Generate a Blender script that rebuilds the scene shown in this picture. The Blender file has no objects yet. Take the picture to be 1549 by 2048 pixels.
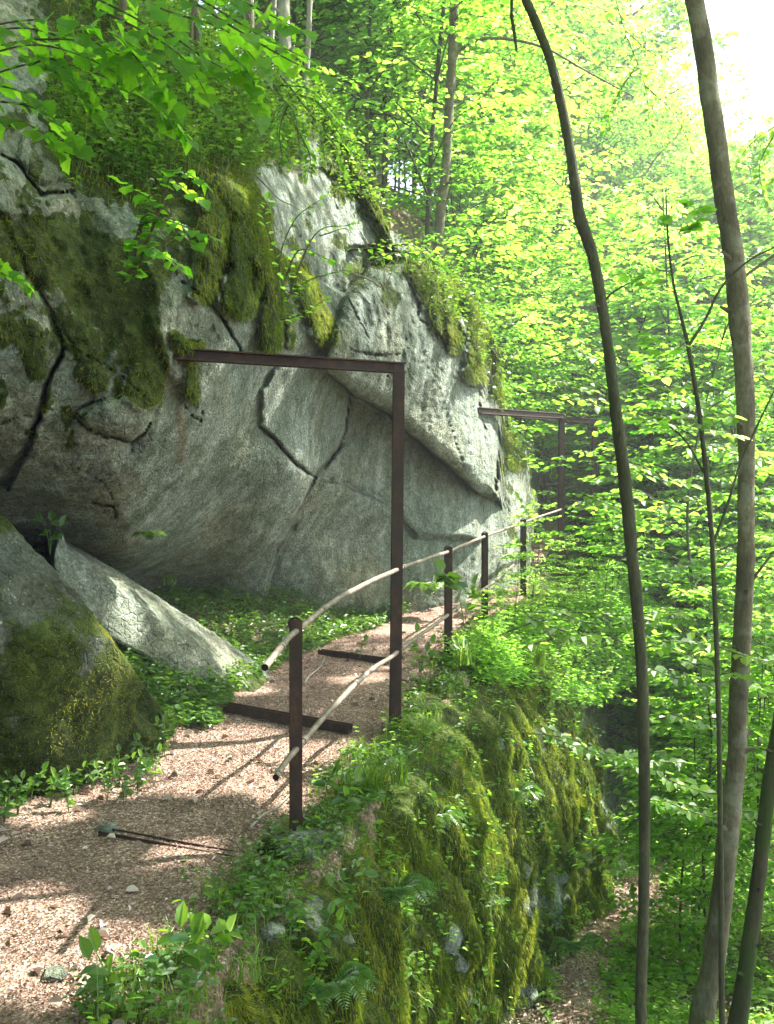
import bpy, math, random
import numpy as np
from mathutils import Vector

rng = np.random.default_rng(7)
random.seed(7)
SC = bpy.context.scene
COL = SC.collection

# ------------------------------------------------------------------ camera, sky, sun, exposure
F_PX, CX, CY, CAMZ = 2000.0, 774.5, 1024.0, 1.6
cam_d = bpy.data.cameras.new("camera")
cam = bpy.data.objects.new("camera", cam_d)
COL.objects.link(cam)
cam.location = (0, 0, CAMZ)
cam.rotation_euler = (math.radians(90), 0, 0)
cam_d.sensor_fit = 'VERTICAL'
cam_d.sensor_height = 36.0
cam_d.lens = F_PX / 2048.0 * 36.0
cam_d.clip_start = 0.05
cam_d.clip_end = 1000
SC.camera = cam

SUN_EL, SUN_AZ = math.radians(52), math.radians(66)      # azimuth measured from +Y towards +X
S = np.array([math.cos(SUN_EL) * math.sin(SUN_AZ), math.cos(SUN_EL) * math.cos(SUN_AZ), math.sin(SUN_EL)])
world = bpy.data.worlds.new("World")
SC.world = world
world.use_nodes = True
wt = world.node_tree
wt.nodes.clear()
sky = wt.nodes.new('ShaderNodeTexSky')
sky.sky_type = 'NISHITA'
sky.sun_disc = False
sky.sun_elevation = SUN_EL
sky.sun_rotation = SUN_AZ
sky.air_density = 1.0
sky.dust_density = 3.0
bg = wt.nodes.new('ShaderNodeBackground')
bg.inputs['Strength'].default_value = 0.11
wo = wt.nodes.new('ShaderNodeOutputWorld')
wt.links.new(sky.outputs[0], bg.inputs[0])
wt.links.new(bg.outputs[0], wo.inputs[0])
sun_d = bpy.data.lights.new("sun", 'SUN')
sun_d.energy = 5.0
sun_d.angle = math.radians(0.55)
sun_d.color = (1.0, 0.95, 0.86)
sun = bpy.data.objects.new("sun", sun_d)
COL.objects.link(sun)
sun.rotation_euler = Vector(S).to_track_quat('Z', 'Y').to_euler()
SC.view_settings.view_transform = 'Standard'
SC.view_settings.look = 'None'
SC.view_settings.gamma = 1.0
SC.view_settings.exposure = 2.75
cy = SC.cycles
cy.max_bounces = 7
cy.diffuse_bounces = 4
cy.glossy_bounces = 2
cy.transmission_bounces = 4
cy.transparent_max_bounces = 4
cy.volume_bounces = 0
cy.caustics_reflective = False
cy.caustics_refractive = False
cy.use_denoising = True


# ------------------------------------------------------------------ helpers
def at(px, py, D):
    px, py, D = np.broadcast_arrays(np.asarray(px, float), np.asarray(py, float), np.asarray(D, float))
    return np.stack([(px - CX) / F_PX * D, D, CAMZ - (py - CY) / F_PX * D], -1)


def _hash(i, j, k, s):
    h = (i * 374761393 + j * 668265263 + k * 2147483647 + s * 974634777) & 0xffffffff
    h = ((h ^ (h >> 13)) * 1274126177) & 0xffffffff
    h = ((h ^ (h >> 16)) * 2246822519) & 0xffffffff
    return ((h ^ (h >> 13)) & 0xffff) / 65535.0


def noise(P, scale=1.0, seed=0):
    """value noise in [-1, 1]"""
    P = np.asarray(P, float) * scale
    I = np.floor(P).astype(np.int64)
    f = P - I
    f = f * f * (3 - 2 * f)
    r = 0
    for a in (0, 1):
        wx = f[..., 0] if a else 1 - f[..., 0]
        for b in (0, 1):
            wy = f[..., 1] if b else 1 - f[..., 1]
            for c in (0, 1):
                wz = f[..., 2] if c else 1 - f[..., 2]
                r = r + wx * wy * wz * _hash(I[..., 0] + a, I[..., 1] + b, I[..., 2] + c, seed)
    return r * 2 - 1


def fbm(P, scale=1.0, octv=4, seed=0, gain=0.5):
    r, a = 0, 1.0
    for o in range(octv):
        r = r + a * noise(P, scale * 2.03 ** o, seed + o * 17)
        a *= gain
    return r


def ridged(P, scale=1.0, octv=3, seed=0):
    r, a = 0, 1.0
    for o in range(octv):
        r = r + a * (1 - 2 * np.abs(noise(P, scale * 2.1 ** o, seed + o * 31)))
        a *= 0.5
    return r


def sstep(a, b, x):
    t = np.clip((x - a) / (b - a), 0, 1)
    return t * t * (3 - 2 * t)


def norm(v):
    return v / np.maximum(np.linalg.norm(v, axis=-1, keepdims=True), 1e-9)


def mk(name, V, F, mat, parent=None, attrs=None, smooth=False):
    """one mesh object from vertex array and one or several face arrays"""
    me = bpy.data.meshes.new(name)
    V = np.ascontiguousarray(V, dtype=np.float32)
    Fs = F if isinstance(F, (list, tuple)) else [F]
    Fs = [np.asarray(f, dtype=np.int32) for f in Fs if len(f)]
    nl = sum(f.size for f in Fs)
    nf = sum(len(f) for f in Fs)
    me.vertices.add(len(V))
    me.vertices.foreach_set('co', V.ravel())
    me.loops.add(nl)
    me.loops.foreach_set('vertex_index', np.concatenate([f.ravel() for f in Fs]))
    me.polygons.add(nf)
    tot = np.concatenate([np.full(len(f), f.shape[1], dtype=np.int32) for f in Fs])
    st = np.zeros(nf, dtype=np.int32)
    st[1:] = np.cumsum(tot)[:-1]
    me.polygons.foreach_set('loop_start', st)
    me.polygons.foreach_set('use_smooth', np.full(nf, smooth, dtype=bool))
    me.update(calc_edges=True)
    for k, a in (attrs or {}).items():
        at_ = me.attributes.new(k, 'FLOAT', 'POINT')
        at_.data.foreach_set('value', np.ascontiguousarray(a, dtype=np.float32))
    me.materials.append(mat)
    o = bpy.data.objects.new(name, me)
    COL.objects.link(o)
    if parent is not None:
        o.parent = parent
    return o


def thing(name, label, cat, loc=(0, 0, 0), group=None):
    o = bpy.data.objects.new(name, None)
    COL.objects.link(o)
    o.location = loc
    tag(o, label, cat, group)
    return o


def tag(o, label, cat, group=None, kind=None):
    o['label'] = label
    o['category'] = cat
    if group:
        o['group'] = group
    if kind:
        o['kind'] = kind
    return o


def structure(o):
    o['kind'] = 'structure'
    return o


def copy_tree(root, loc, rz, sc, label, group):
    r = root.copy()
    COL.objects.link(r)
    r.location = loc
    r.rotation_euler = (0, 0, rz)
    r.scale = sc if isinstance(sc, tuple) else (sc, sc, sc)
    r['label'] = label
    if group:
        r['group'] = group
    for ch in root.children:
        c = ch.copy()
        COL.objects.link(c)
        c.parent = r
    return r


class Geo:
    """collects vertices, faces and the per-vertex attribute rnd"""
    def __init__(self):
        self.V, self.F, self.R, self.n = [], {}, [], 0

    def add(self, V, F, r=0.5):
        V = np.asarray(V, float).reshape(-1, 3)
        F = np.asarray(F, dtype=np.int64)
        self.V.append(V)
        self.F.setdefault(F.shape[1], []).append(F + self.n)
        self.R.append(np.broadcast_to(np.asarray(r, float), (len(V),)).copy())
        self.n += len(V)

    def build(self, name, mat, parent=None, smooth=False, offset=None):
        V = np.concatenate(self.V)
        if offset is not None:
            V = V - np.asarray(offset)
        return mk(name, V, [np.concatenate(f) for f in self.F.values()], mat, parent,
                  {'rnd': np.concatenate(self.R)}, smooth)


def resample(pts, n):
    """Catmull-Rom through pts"""
    p = np.asarray(pts, float)
    if len(p) < 3:
        t = np.linspace(0, 1, n)[:, None]
        return p[0] * (1 - t) + p[-1] * t
    q = np.concatenate([[2 * p[0] - p[1]], p, [2 * p[-1] - p[-2]]])
    t = np.linspace(0, len(p) - 1 - 1e-6, n)
    i = t.astype(int)
    f = (t - i)[:, None]
    a, b, c, d = q[i], q[i + 1], q[i + 2], q[i + 3]
    return 0.5 * (2 * b + (c - a) * f + (2 * a - 5 * b + 4 * c - d) * f ** 2 + (3 * b - a - 3 * c + d) * f ** 3)


def tube(geo, pts, rad, sides=6, r=0.5, rough=0.0, seed=0, cap=True):
    p = np.asarray(pts, float)
    n = len(p)
    rad = np.broadcast_to(np.asarray(rad, float), (n,))
    T = norm(np.gradient(p, axis=0))
    up = np.array([0.31, 0.22, 0.92]) if abs(T[0][2]) < 0.8 else np.array([0.95, 0.3, 0.05])
    X = norm(np.cross(np.broadcast_to(up, T.shape), T))
    Y = np.cross(T, X)
    a = np.linspace(0, 2 * math.pi, sides, endpoint=False)
    R = rad[:, None] * np.ones((1, sides))
    V = p[:, None, :] + R[..., None] * (np.cos(a)[None, :, None] * X[:, None, :] + np.sin(a)[None, :, None] * Y[:, None, :])
    if rough:
        dn = noise(V, 1.0 / (rad.max() * 1.6), seed) + 0.6 * noise(V, 1.0 / (rad.max() * 0.5), seed + 3)
        V = p[:, None, :] + (V - p[:, None, :]) * (1 + rough * dn)[..., None]
    i = np.arange(n - 1)[:, None] * sides
    j = np.arange(sides)[None, :]
    jn = (j + 1) % sides
    F = np.stack([i + j, i + jn, i + sides + jn, i + sides + j], -1).reshape(-1, 4)
    geo.add(V.reshape(-1, 3), F, r)
    if cap:
        b = geo.n
        geo.add(np.concatenate([V[0], V[-1]]), np.array([list(range(sides))[::-1], list(range(sides, 2 * sides))]), r)


LEAF = np.array([[0, 0, 0], [.28, .40, 1], [.68, .36, 1], [1.0, 0, -.25], [.68, -.36, 1], [.28, -.40, 1]])


def add_leaves(geo, P, Dr, Nn, size, width=0.85, fold=0.12, r=None):
    P, Dr, Nn = np.asarray(P, float), norm(np.asarray(Dr, float)), np.asarray(Nn, float)
    n = len(P)
    if n == 0:
        return
    B = norm(np.cross(Nn, Dr))
    Nn = np.cross(Dr, B)
    size = np.broadcast_to(np.asarray(size, float), (n,))
    a, b, c = LEAF[:, 0], LEAF[:, 1] * width, LEAF[:, 2] * fold
    V = P[:, None, :] + size[:, None, None] * (a[None, :, None] * Dr[:, None, :] + b[None, :, None] * B[:, None, :]
                                                + c[None, :, None] * Nn[:, None, :])
    base = np.arange(n)[:, None] * 6
    F = np.concatenate([base + np.array([[0, 3, 2, 1]]), base + np.array([[0, 5, 4, 3]])])
    if r is None:
        r = rng.random(n)
    geo.add(V.reshape(-1, 3), F, np.repeat(r, 6))


ang = np.linspace(0, 1, 10)[1:-1]
HW = .50 * np.sin(ang ** .8 * math.pi) ** .8 * (1 + .07 * np.where(np.arange(8) % 2 == 0, 1, -1)) * np.where(ang > .75, .75, 1)


def add_toothed(geo, P, Dr, Nn, size, st=None):
    """bigger leaves close to the viewpoint: toothed edge, folded and curled along the midrib"""
    P, Dr = np.asarray(P, float), norm(np.asarray(Dr, float))
    n = len(P)
    B = norm(np.cross(Nn, Dr))
    N2 = np.cross(Dr, B)
    size = np.broadcast_to(np.asarray(size, float), (n,))[:, None, None]
    m = np.arange(10)
    a = np.concatenate([[0], ang, [1.0]])
    curl = .28 * rng.random((n, 1)) + .05
    fold = .10 + .22 * rng.random((n, 1))
    mid = np.stack([np.broadcast_to(a, (n, 10)), np.zeros((n, 10)), -curl * a ** 2], -1)
    wl = HW[None] * (.85 + .3 * rng.random((n, 1)))
    rip = .03 * np.sin(m[1:-1] * 2.3)[None]
    L = np.stack([np.broadcast_to(ang - .03, (n, 8)), wl, -curl * ang ** 2 + fold * wl + rip], -1)
    R = np.stack([np.broadcast_to(ang - .03, (n, 8)), -wl, -curl * ang ** 2 + fold * wl - rip], -1)
    loc = np.concatenate([mid, L, R], 1)
    V = P[:, None] + size * (loc[..., :1] * Dr[:, None] + loc[..., 1:2] * B[:, None] + loc[..., 2:] * N2[:, None])
    q, t = [], [[0, 1, 10], [9, 17, 8], [0, 18, 1], [9, 8, 25]]
    for k_ in range(7):
        q += [[k_ + 1, k_ + 2, 11 + k_, 10 + k_], [k_ + 2, k_ + 1, 18 + k_, 19 + k_]]
    base = np.arange(n)[:, None] * 26
    r = np.repeat(rng.random(n), 26)
    nb_ = geo.n
    geo.add(V.reshape(-1, 3), np.concatenate([base + np.array([f]) for f in q]), r)
    geo.F.setdefault(3, []).append(np.concatenate([base + np.array([f]) for f in t]) + nb_)


def add_blades(geo, P, H, lean, width, r=None, curve=0.5):
    """grass blades: three segments, bending along lean"""
    P = np.asarray(P, float)
    n = len(P)
    H = np.broadcast_to(np.asarray(H, float), (n,))
    width = np.broadcast_to(np.asarray(width, float), (n,))
    side = norm(np.stack([lean[:, 1], -lean[:, 0], 0.2 * rng.standard_normal(n)], -1))
    t = np.array([0, .4, .75, 1.0])
    up = t - curve * 0.45 * t ** 2.6
    out = t ** 2
    ln = np.linalg.norm(lean, axis=1)
    C = P[:, None, :] + H[:, None, None] * (up[None, :, None] * np.array([0, 0, 1.0]) + out[None, :, None] * lean[:, None, :])
    w = np.array([1.0, 0.85, 0.5, 0.05])
    L = C - side[:, None, :] * (width[:, None] * w)[..., None]
    R = C + side[:, None, :] * (width[:, None] * w)[..., None]
    V = np.stack([L, R], 2).reshape(n, 8, 3)
    base = np.arange(n)[:, None] * 8
    F = np.concatenate([base + np.array([[k, k + 1, k + 3, k + 2]]) for k in (0, 2, 4)])
    if r is None:
        r = rng.random(n)
    geo.add(V.reshape(-1, 3), F, np.repeat(r, 8))


def add_fuzz(geo, P, Dr, L, W, r=None):
    """short moss shoots: one slim triangle each"""
    n = len(P)
    if n == 0:
        return
    Dr = norm(Dr)
    side = norm(np.cross(Dr, rng.standard_normal((n, 3))))
    L = np.broadcast_to(np.asarray(L, float), (n,))[:, None]
    W = np.broadcast_to(np.asarray(W, float), (n,))[:, None]
    V = np.stack([P - side * W, P + side * W, P + Dr * L], 1)
    F = np.arange(3 * n).reshape(n, 3)
    if r is None:
        r = rng.random(n)
    geo.add(V.reshape(-1, 3), F, np.repeat(r, 3))


def sample_grid(V, n, w=None, lim=None):
    """random points on a (rows, cols, 3) grid weighted by area * w; returns P, N, (i, j) index"""
    a, b, c, d = V[:-1, :-1], V[:-1, 1:], V[1:, 1:], V[1:, :-1]
    Nn = np.cross(b - a, d - a) + np.cross(c - b, d - c) * 1.0
    area = np.linalg.norm(Nn, axis=-1)
    wt_ = area.copy()
    if w is not None:
        wt_ = wt_ * w[:-1, :-1]
    p = wt_.ravel() / wt_.sum()
    idx = rng.choice(p.size, size=n, p=p)
    i, j = np.unravel_index(idx, area.shape)
    u, v = rng.random(n)[:, None], rng.random(n)[:, None]
    P = (a[i, j] * (1 - u) + b[i, j] * u) * (1 - v) + (d[i, j] * (1 - u) + c[i, j] * u) * v
    return P, norm(Nn[i, j]), (i, j)


def grid_faces(nr, nc, flip=False):
    i = np.arange(nr - 1)[:, None] * nc
    j = np.arange(nc - 1)[None, :]
    f = np.stack([i + j, i + j + 1, i + nc + j + 1, i + nc + j], -1).reshape(-1, 4)
    return f[:, ::-1] if flip else f


def seg_dist(px, py, pts):
    """distance in px to a polyline, and position along it 0..1"""
    best = np.full(px.shape, 1e9)
    pos = np.zeros(px.shape)
    m = len(pts) - 1
    for k in range(m):
        x0, y0 = pts[k][:2]
        x1, y1 = pts[k + 1][:2]
        dx, dy = x1 - x0, y1 - y0
        t = np.clip(((px - x0) * dx + (py - y0) * dy) / (dx * dx + dy * dy + 1e-9), 0, 1)
        d = np.hypot(px - x0 - t * dx, py - y0 - t * dy)
        q = d < best
        best = np.where(q, d, best)
        pos = np.where(q, (k + t) / m, pos)
    return best, pos


def poly_sd(px, py, poly):
    """signed distance to a polygon, positive inside"""
    d, _ = seg_dist(px, py, list(poly) + [poly[0]])
    ins = np.zeros(px.shape, bool)
    n = len(poly)
    for k in range(n):
        x0, y0 = poly[k]
        x1, y1 = poly[(k + 1) % n]
        c = ((y0 > py) != (y1 > py)) & (px < (x1 - x0) * (py - y0) / ((y1 - y0) if y1 != y0 else 1e-9) + x0)
        ins ^= c
    return np.where(ins, d, -d)


# ------------------------------------------------------------------ materials
def M(name):
    m = bpy.data.materials.new(name)
    m.use_nodes = True
    nt = m.node_tree
    nt.nodes.clear()
    out = nt.nodes.new('ShaderNodeOutputMaterial')
    return m, nt, out


def nd(nt, t, **kw):
    n = nt.nodes.new(t)
    for k, v in kw.items():
        if k in n.inputs:
            n.inputs[k].default_value = v
        else:
            setattr(n, k, v)
    return n


def ramp(nt, fac, stops, interp='LINEAR'):
    r = nt.nodes.new('ShaderNodeValToRGB')
    r.color_ramp.interpolation = interp
    e = r.color_ramp.elements
    while len(e) > 1:
        e.remove(e[-1])
    e[0].position, e[0].color = stops[0][0], (*stops[0][1], 1)
    for p, c in stops[1:]:
        x = e.new(p)
        x.color = (*c, 1)
    nt.links.new(fac, r.inputs[0])
    return r.outputs[0]


def attr(nt, name):
    n = nt.nodes.new('ShaderNodeAttribute')
    n.attribute_name = name
    return n.outputs['Fac']


def mixc(nt, f, a, b, mode='MIX'):
    n = nt.nodes.new('ShaderNodeMix')
    n.data_type = 'RGBA'
    n.blend_type = mode
    for s, v in ((n.inputs[0], f), (n.inputs[6], a), (n.inputs[7], b)):
        if isinstance(v, (int, float)):
            s.default_value = v
        elif isinstance(v, tuple):
            s.default_value = (*v, 1)
        else:
            nt.links.new(v, s)
    return n.outputs[2]


def math_(nt, op, a, b=0.0):
    n = nt.nodes.new('ShaderNodeMath')
    n.operation = op
    for s, v in ((n.inputs[0], a), (n.inputs[1], b)):
        if isinstance(v, (int, float)):
            s.default_value = v
        else:
            nt.links.new(v, s)
    return n.outputs[0]


def tex_noise(nt, vec, scale, detail=6, rough=0.6, dist=0.0):
    n = nd(nt, 'ShaderNodeTexNoise')
    n.inputs['Scale'].default_value = scale
    n.inputs['Detail'].default_value = detail
    n.inputs['Roughness'].default_value = rough
    n.inputs['Distortion'].default_value = dist
    nt.links.new(vec, n.inputs['Vector'])
    return n.outputs['Fac']


def objco(nt, scale=None):
    c = nt.nodes.new('ShaderNodeTexCoord').outputs['Object']
    if scale is None:
        return c
    m = nt.nodes.new('ShaderNodeMapping')
    m.inputs['Scale'].default_value = scale
    nt.links.new(c, m.inputs['Vector'])
    return m.outputs[0]


def bump(nt, h, strength, dist):
    b = nt.nodes.new('ShaderNodeBump')
    b.inputs['Strength'].default_value = strength
    b.inputs['Distance'].default_value = dist
    nt.links.new(h, b.inputs['Height'])
    return b.outputs[0]


def principled(nt, out, col, rough, normal=None, spec=0.3):
    p = nt.nodes.new('ShaderNodeBsdfPrincipled')
    for s, v in ((p.inputs['Base Color'], col), (p.inputs['Roughness'], rough)):
        if isinstance(v, (int, float)):
            s.default_value = v
        elif isinstance(v, tuple):
            s.default_value = (*v, 1)
        else:
            nt.links.new(v, s)
    p.inputs['Specular IOR Level'].default_value = spec
    if normal is not None:
        nt.links.new(normal, p.inputs['Normal'])
    if out is not None:
        nt.links.new(p.outputs[0], out.inputs[0])
    return p


def leaf_mat(name, cols, tcols, trans=0.5, rough=0.45, spec=0.35, vary=False):
    m, nt, out = M(name)
    r = attr(nt, 'rnd')
    if vary:
        oi = nd(nt, 'ShaderNodeObjectInfo')
        r = math_(nt, 'ADD', math_(nt, 'MULTIPLY', r, .7), math_(nt, 'MULTIPLY', math_(nt, 'SUBTRACT', oi.outputs['Random'], .35), .75))
    c = ramp(nt, r, [(i / (len(cols) - 1), q) for i, q in enumerate(cols)])
    t = ramp(nt, r, [(i / (len(tcols) - 1), q) for i, q in enumerate(tcols)])
    p = principled(nt, None, c, rough, None, spec)
    tr = nd(nt, 'ShaderNodeBsdfTranslucent')
    nt.links.new(t, tr.inputs[0])
    mx = nd(nt, 'ShaderNodeMixShader')
    mx.inputs[0].default_value = trans
    nt.links.new(p.outputs[0], mx.inputs[1])
    nt.links.new(tr.outputs[0], mx.inputs[2])
    nt.links.new(mx.outputs[0], out.inputs[0])
    return m


def rock_mat(name, light=1.0, tint=(1, 1, 1)):
    m, nt, out = M(name)
    co = objco(nt)
    big = tex_noise(nt, co, 1.3, 5, 0.6, 0.4)
    mid = tex_noise(nt, co, 7.0, 6, 0.7, 0.3)
    streak = tex_noise(nt, objco(nt, (9, 9, 5)), 1.6, 7, 0.75)
    fine = tex_noise(nt, co, 42.0, 5, 0.75)
    L = light
    f1 = math_(nt, 'ADD', math_(nt, 'MULTIPLY', big, 0.35), math_(nt, 'MULTIPLY', mid, 0.65))
    c = ramp(nt, f1, [(0.30, (.13 * L, .15 * L, .115 * L)), (0.45, (.25 * L, .27 * L, .215 * L)),
                      (0.58, (.37 * L, .385 * L, .33 * L)), (0.74, (.56 * L, .57 * L, .52 * L))])
    s = ramp(nt, streak, [(0.32, (.50, .52, .45)), (0.5, (1, 1, 1)), (0.66, (1.25, 1.24, 1.18))])
    c = mixc(nt, 0.85, c, s, 'MULTIPLY')
    sp = ramp(nt, fine, [(0.35, (.45, .45, .42)), (0.5, (1, 1, 1)), (0.64, (1.6, 1.6, 1.55))])
    c = mixc(nt, 0.8, c, sp, 'MULTIPLY')
    # pale lichen dots
    vo = nd(nt, 'ShaderNodeTexVoronoi')
    vo.inputs['Scale'].default_value = 26
    nt.links.new(co, vo.inputs['Vector'])
    li = math_(nt, 'MULTIPLY', math_(nt, 'LESS_THAN', vo.outputs['Distance'], 0.22), math_(nt, 'GREATER_THAN', mid, 0.52))
    c = mixc(nt, math_(nt, 'MULTIPLY', li, 0.45), c, (.62, .65, .55))
    c = mixc(nt, 1.0, c, (.90, 1.0, 1.04), 'MULTIPLY')
    # warm stains and green film
    br = ramp(nt, tex_noise(nt, co, 0.9, 4, 0.6), [(0.45, (1, 1, 1)), (0.7, (1.1, .93, .74))])
    c = mixc(nt, 0.8, c, br, 'MULTIPLY')
    c = mixc(nt, math_(nt, 'MULTIPLY', attr(nt, 'stain'), 0.45), c, (.22, .10, .035))
    c = mixc(nt, attr(nt, 'crack'), c, (.025, .027, .018))
    # moss skin under the moss shoots
    ms = math_(nt, 'ADD', attr(nt, 'moss'), math_(nt, 'MULTIPLY', math_(nt, 'SUBTRACT', tex_noise(nt, co, 9, 6, 0.7), 0.5), 1.2))
    ms = ramp(nt, ms, [(0.42, (0, 0, 0)), (0.58, (1, 1, 1))])
    mc = ramp(nt, tex_noise(nt, co, 14, 5, 0.7), [(0.3, (.018, .026, .006)), (0.5, (.05, .075, .014)), (0.7, (.11, .14, .025))])
    c = mixc(nt, ms, c, mc)
    ws = ramp(nt, tex_noise(nt, objco(nt, (1.6, 1.6, .5)), 1.5, 5, .65, .5), [(.42, (.50, .53, .46)), (.56, (1, 1, 1))])
    c = mixc(nt, .75, c, ws, 'MULTIPLY')
    pit = nd(nt, 'ShaderNodeTexVoronoi')
    pit.feature = 'DISTANCE_TO_EDGE'
    pit.inputs['Scale'].default_value = 17
    nt.links.new(mixc(nt, .12, co, nd(nt, 'ShaderNodeTexNoise', Scale=9.0).outputs['Color']), pit.inputs['Vector'])
    pe = ramp(nt, pit.outputs['Distance'], [(0, (0, 0, 0)), (.09, (1, 1, 1))])
    mid = math_(nt, 'ADD', mid, math_(nt, 'MULTIPLY', pe, .16))
    h = math_(nt, 'ADD', math_(nt, 'MULTIPLY', mid, 1.0), math_(nt, 'ADD', math_(nt, 'MULTIPLY', fine, 0.35), math_(nt, 'MULTIPLY', streak, 0.5)))
    principled(nt, out, c, 0.9, bump(nt, h, 1.0, 0.065), 0.2)
    return m


def bark_mat(name, a, b, moss=0.0, scale=1.0, pale=(.3, .3, .28), palef=0.0):
    m, nt, out = M(name)
    co = objco(nt)
    n1 = tex_noise(nt, objco(nt, (1, 1, .30)), 48 * scale, 7, .8)
    n2 = tex_noise(nt, co, 8 * scale, 5, .6)
    c = ramp(nt, n1, [(.3, a), (.7, b)])
    c = mixc(nt, math_(nt, 'MULTIPLY', ramp(nt, n2, [(.5, (0, 0, 0)), (.62, (1, 1, 1))]), palef), c, pale)
    mo = ramp(nt, math_(nt, 'ADD', tex_noise(nt, co, 3.2 * scale, 5, .7), moss - 0.5), [(.48, (0, 0, 0)), (.6, (1, 1, 1))])
    c = mixc(nt, mo, c, (.035, .06, .012))
    h = math_(nt, 'ADD', n1, n2)
    c = mixc(nt, .8, c, ramp(nt, tex_noise(nt, objco(nt, (1, 1, .5)), 5 * scale, 3, .6), [(.35, (.6, .6, .58)), (.5, (1, 1, 1)), (.65, (1.35, 1.35, 1.3))]), 'MULTIPLY')
    principled(nt, out, c, .85, bump(nt, h, .9, .02), .2)
    return m


def litter_mat(name, green=0.0, pale=1.25):
    m, nt, out = M(name)
    co = objco(nt)
    v = nd(nt, 'ShaderNodeTexVoronoi')
    v.inputs['Scale'].default_value = 85
    v.inputs['Randomness'].default_value = 1
    nt.links.new(co, v.inputs['Vector'])
    n1 = tex_noise(nt, co, 2.2, 5, .6)
    n2 = tex_noise(nt, co, 90, 4, .8)
    sep = nd(nt, 'ShaderNodeSeparateColor')
    nt.links.new(v.outputs['Color'], sep.inputs[0])
    c = ramp(nt, sep.outputs[0], [(0, (.11, .066, .05)), (.3, (.20, .138, .108)), (.6, (.27, .195, .158)), (.85, (.36, .275, .23)), (1, (.52, .45, .40))])
    c = mixc(nt, .7, c, ramp(nt, n2, [(.3, (.45, .42, .4)), (.7, (1.45, 1.42, 1.4))]), 'MULTIPLY')
    c = mixc(nt, .8, c, ramp(nt, n1, [(.35, (.7, .66, .62)), (.65, (1.2 * pale, 1.15 * pale, 1.1 * pale))]), 'MULTIPLY')
    if green:
        g = ramp(nt, math_(nt, 'ADD', tex_noise(nt, co, 3.1, 6, .7), green - .5), [(.45, (0, 0, 0)), (.6, (1, 1, 1))])
        c = mixc(nt, g, c, ramp(nt, n2, [(.3, (.02, .03, .008)), (.7, (.07, .10, .02))]))
    h = math_(nt, 'ADD', v.outputs['Distance'], n2)
    principled(nt, out, c, .9, bump(nt, h, .9, .02), .15)
    return m


MAT = {}
MAT['rock'] = rock_mat('weathered limestone', .84)
MAT['rock_dark'] = rock_mat('dark damp limestone', .38)  # same limestone darkened, the boulder's shade put into its colour
MAT['rock_pale'] = rock_mat('pale limestone', .80)
MAT['bark'] = bark_mat('grey brown bark', (.065, .058, .036), (.18, .165, .105), .08, 1, (.25, .26, .20), .5)
MAT['bark_dark'] = bark_mat('dark thin bark', (.032, .036, .018), (.095, .100, .055), .22, 1.3)
MAT['bark_moss'] = bark_mat('mossy bark', (.024, .024, .012), (.07, .066, .038), .56, 1.0)
MAT['bark_pale'] = bark_mat('pale beech bark', (.16, .155, .13), (.36, .35, .31), .06, .6, (.42, .42, .38), .5)
MAT['twig'] = bark_mat('twig bark', (.06, .05, .03), (.17, .14, .09), .0, 2)
MAT['dead'] = bark_mat('bleached dead wood', (.22, .19, .15), (.45, .41, .35), .0, 2)
MAT['litter'] = litter_mat('leaf litter path')
MAT['floor'] = litter_mat('forest floor', .52)
MAT['leaf'] = leaf_mat('woodland leaf', [(.035, .085, .010), (.055, .12, .014), (.085, .155, .02)],
                       [(.14, .40, .02), (.28, .62, .04), (.40, .76, .07), (.60, .92, .18)], .6, vary=True)
MAT['leaf_near'] = leaf_mat('shaded maple leaf', [(.04, .12, .012), (.05, .15, .014), (.07, .19, .018)],
                            [(.18, .50, .015), (.26, .62, .02), (.36, .70, .03)], .6)  # deeper green for the near twigs and the sapling on the moss
MAT['herb'] = leaf_mat('herb leaf', [(.025, .075, .014), (.045, .11, .02), (.08, .16, .03)],
                       [(.12, .30, .02), (.20, .42, .025), (.35, .6, .04)], .35, .35, .55)
MAT['grass'] = leaf_mat('grass blade', [(.03, .085, .012), (.06, .13, .018), (.12, .19, .03)],
                        [(.12, .30, .02), (.22, .42, .025), (.38, .55, .04)], .35, .4, .45)
MAT['fir'] = leaf_mat('dark fir needles', [(.010, .028, .012), (.016, .04, .014), (.025, .055, .02)],
                      [(.02, .07, .015), (.03, .09, .02), (.05, .12, .02)], .2)
MAT['moss'] = leaf_mat('moss shoots', [(.018, .036, .005), (.060, .098, .010), (.135, .17, .017), (.24, .22, .03)],
                       [(.08, .16, .01), (.18, .28, .015), (.36, .42, .03), (.48, .44, .05)], .35, .8, .1)
MAT['dry'] = leaf_mat('fallen leaf', [(.12, .078, .060), (.22, .15, .118), (.33, .25, .205), (.58, .50, .44)],
                      [(.12, .06, .03), (.2, .1, .05), (.3, .18, .1), (.4, .3, .2)], .15, .6, .3)


def rust_mat():
    m, nt, out = M('rusty painted steel')
    co = objco(nt)
    n = tex_noise(nt, objco(nt, (1, 1, .5)), 16, 8, .75)
    n2 = tex_noise(nt, co, 140, 4, .7)
    c = ramp(nt, n, [(.3, (.010, .006, .004)), (.5, (.024, .011, .007)), (.70, (.078, .031, .014))])
    c = mixc(nt, .5, c, ramp(nt, n2, [(.3, (.6, .6, .6)), (.7, (1.3, 1.3, 1.3))]), 'MULTIPLY')
    principled(nt, out, c, .72, bump(nt, math_(nt, 'ADD', n, n2), .4, .003), .35)
    return m


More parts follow.
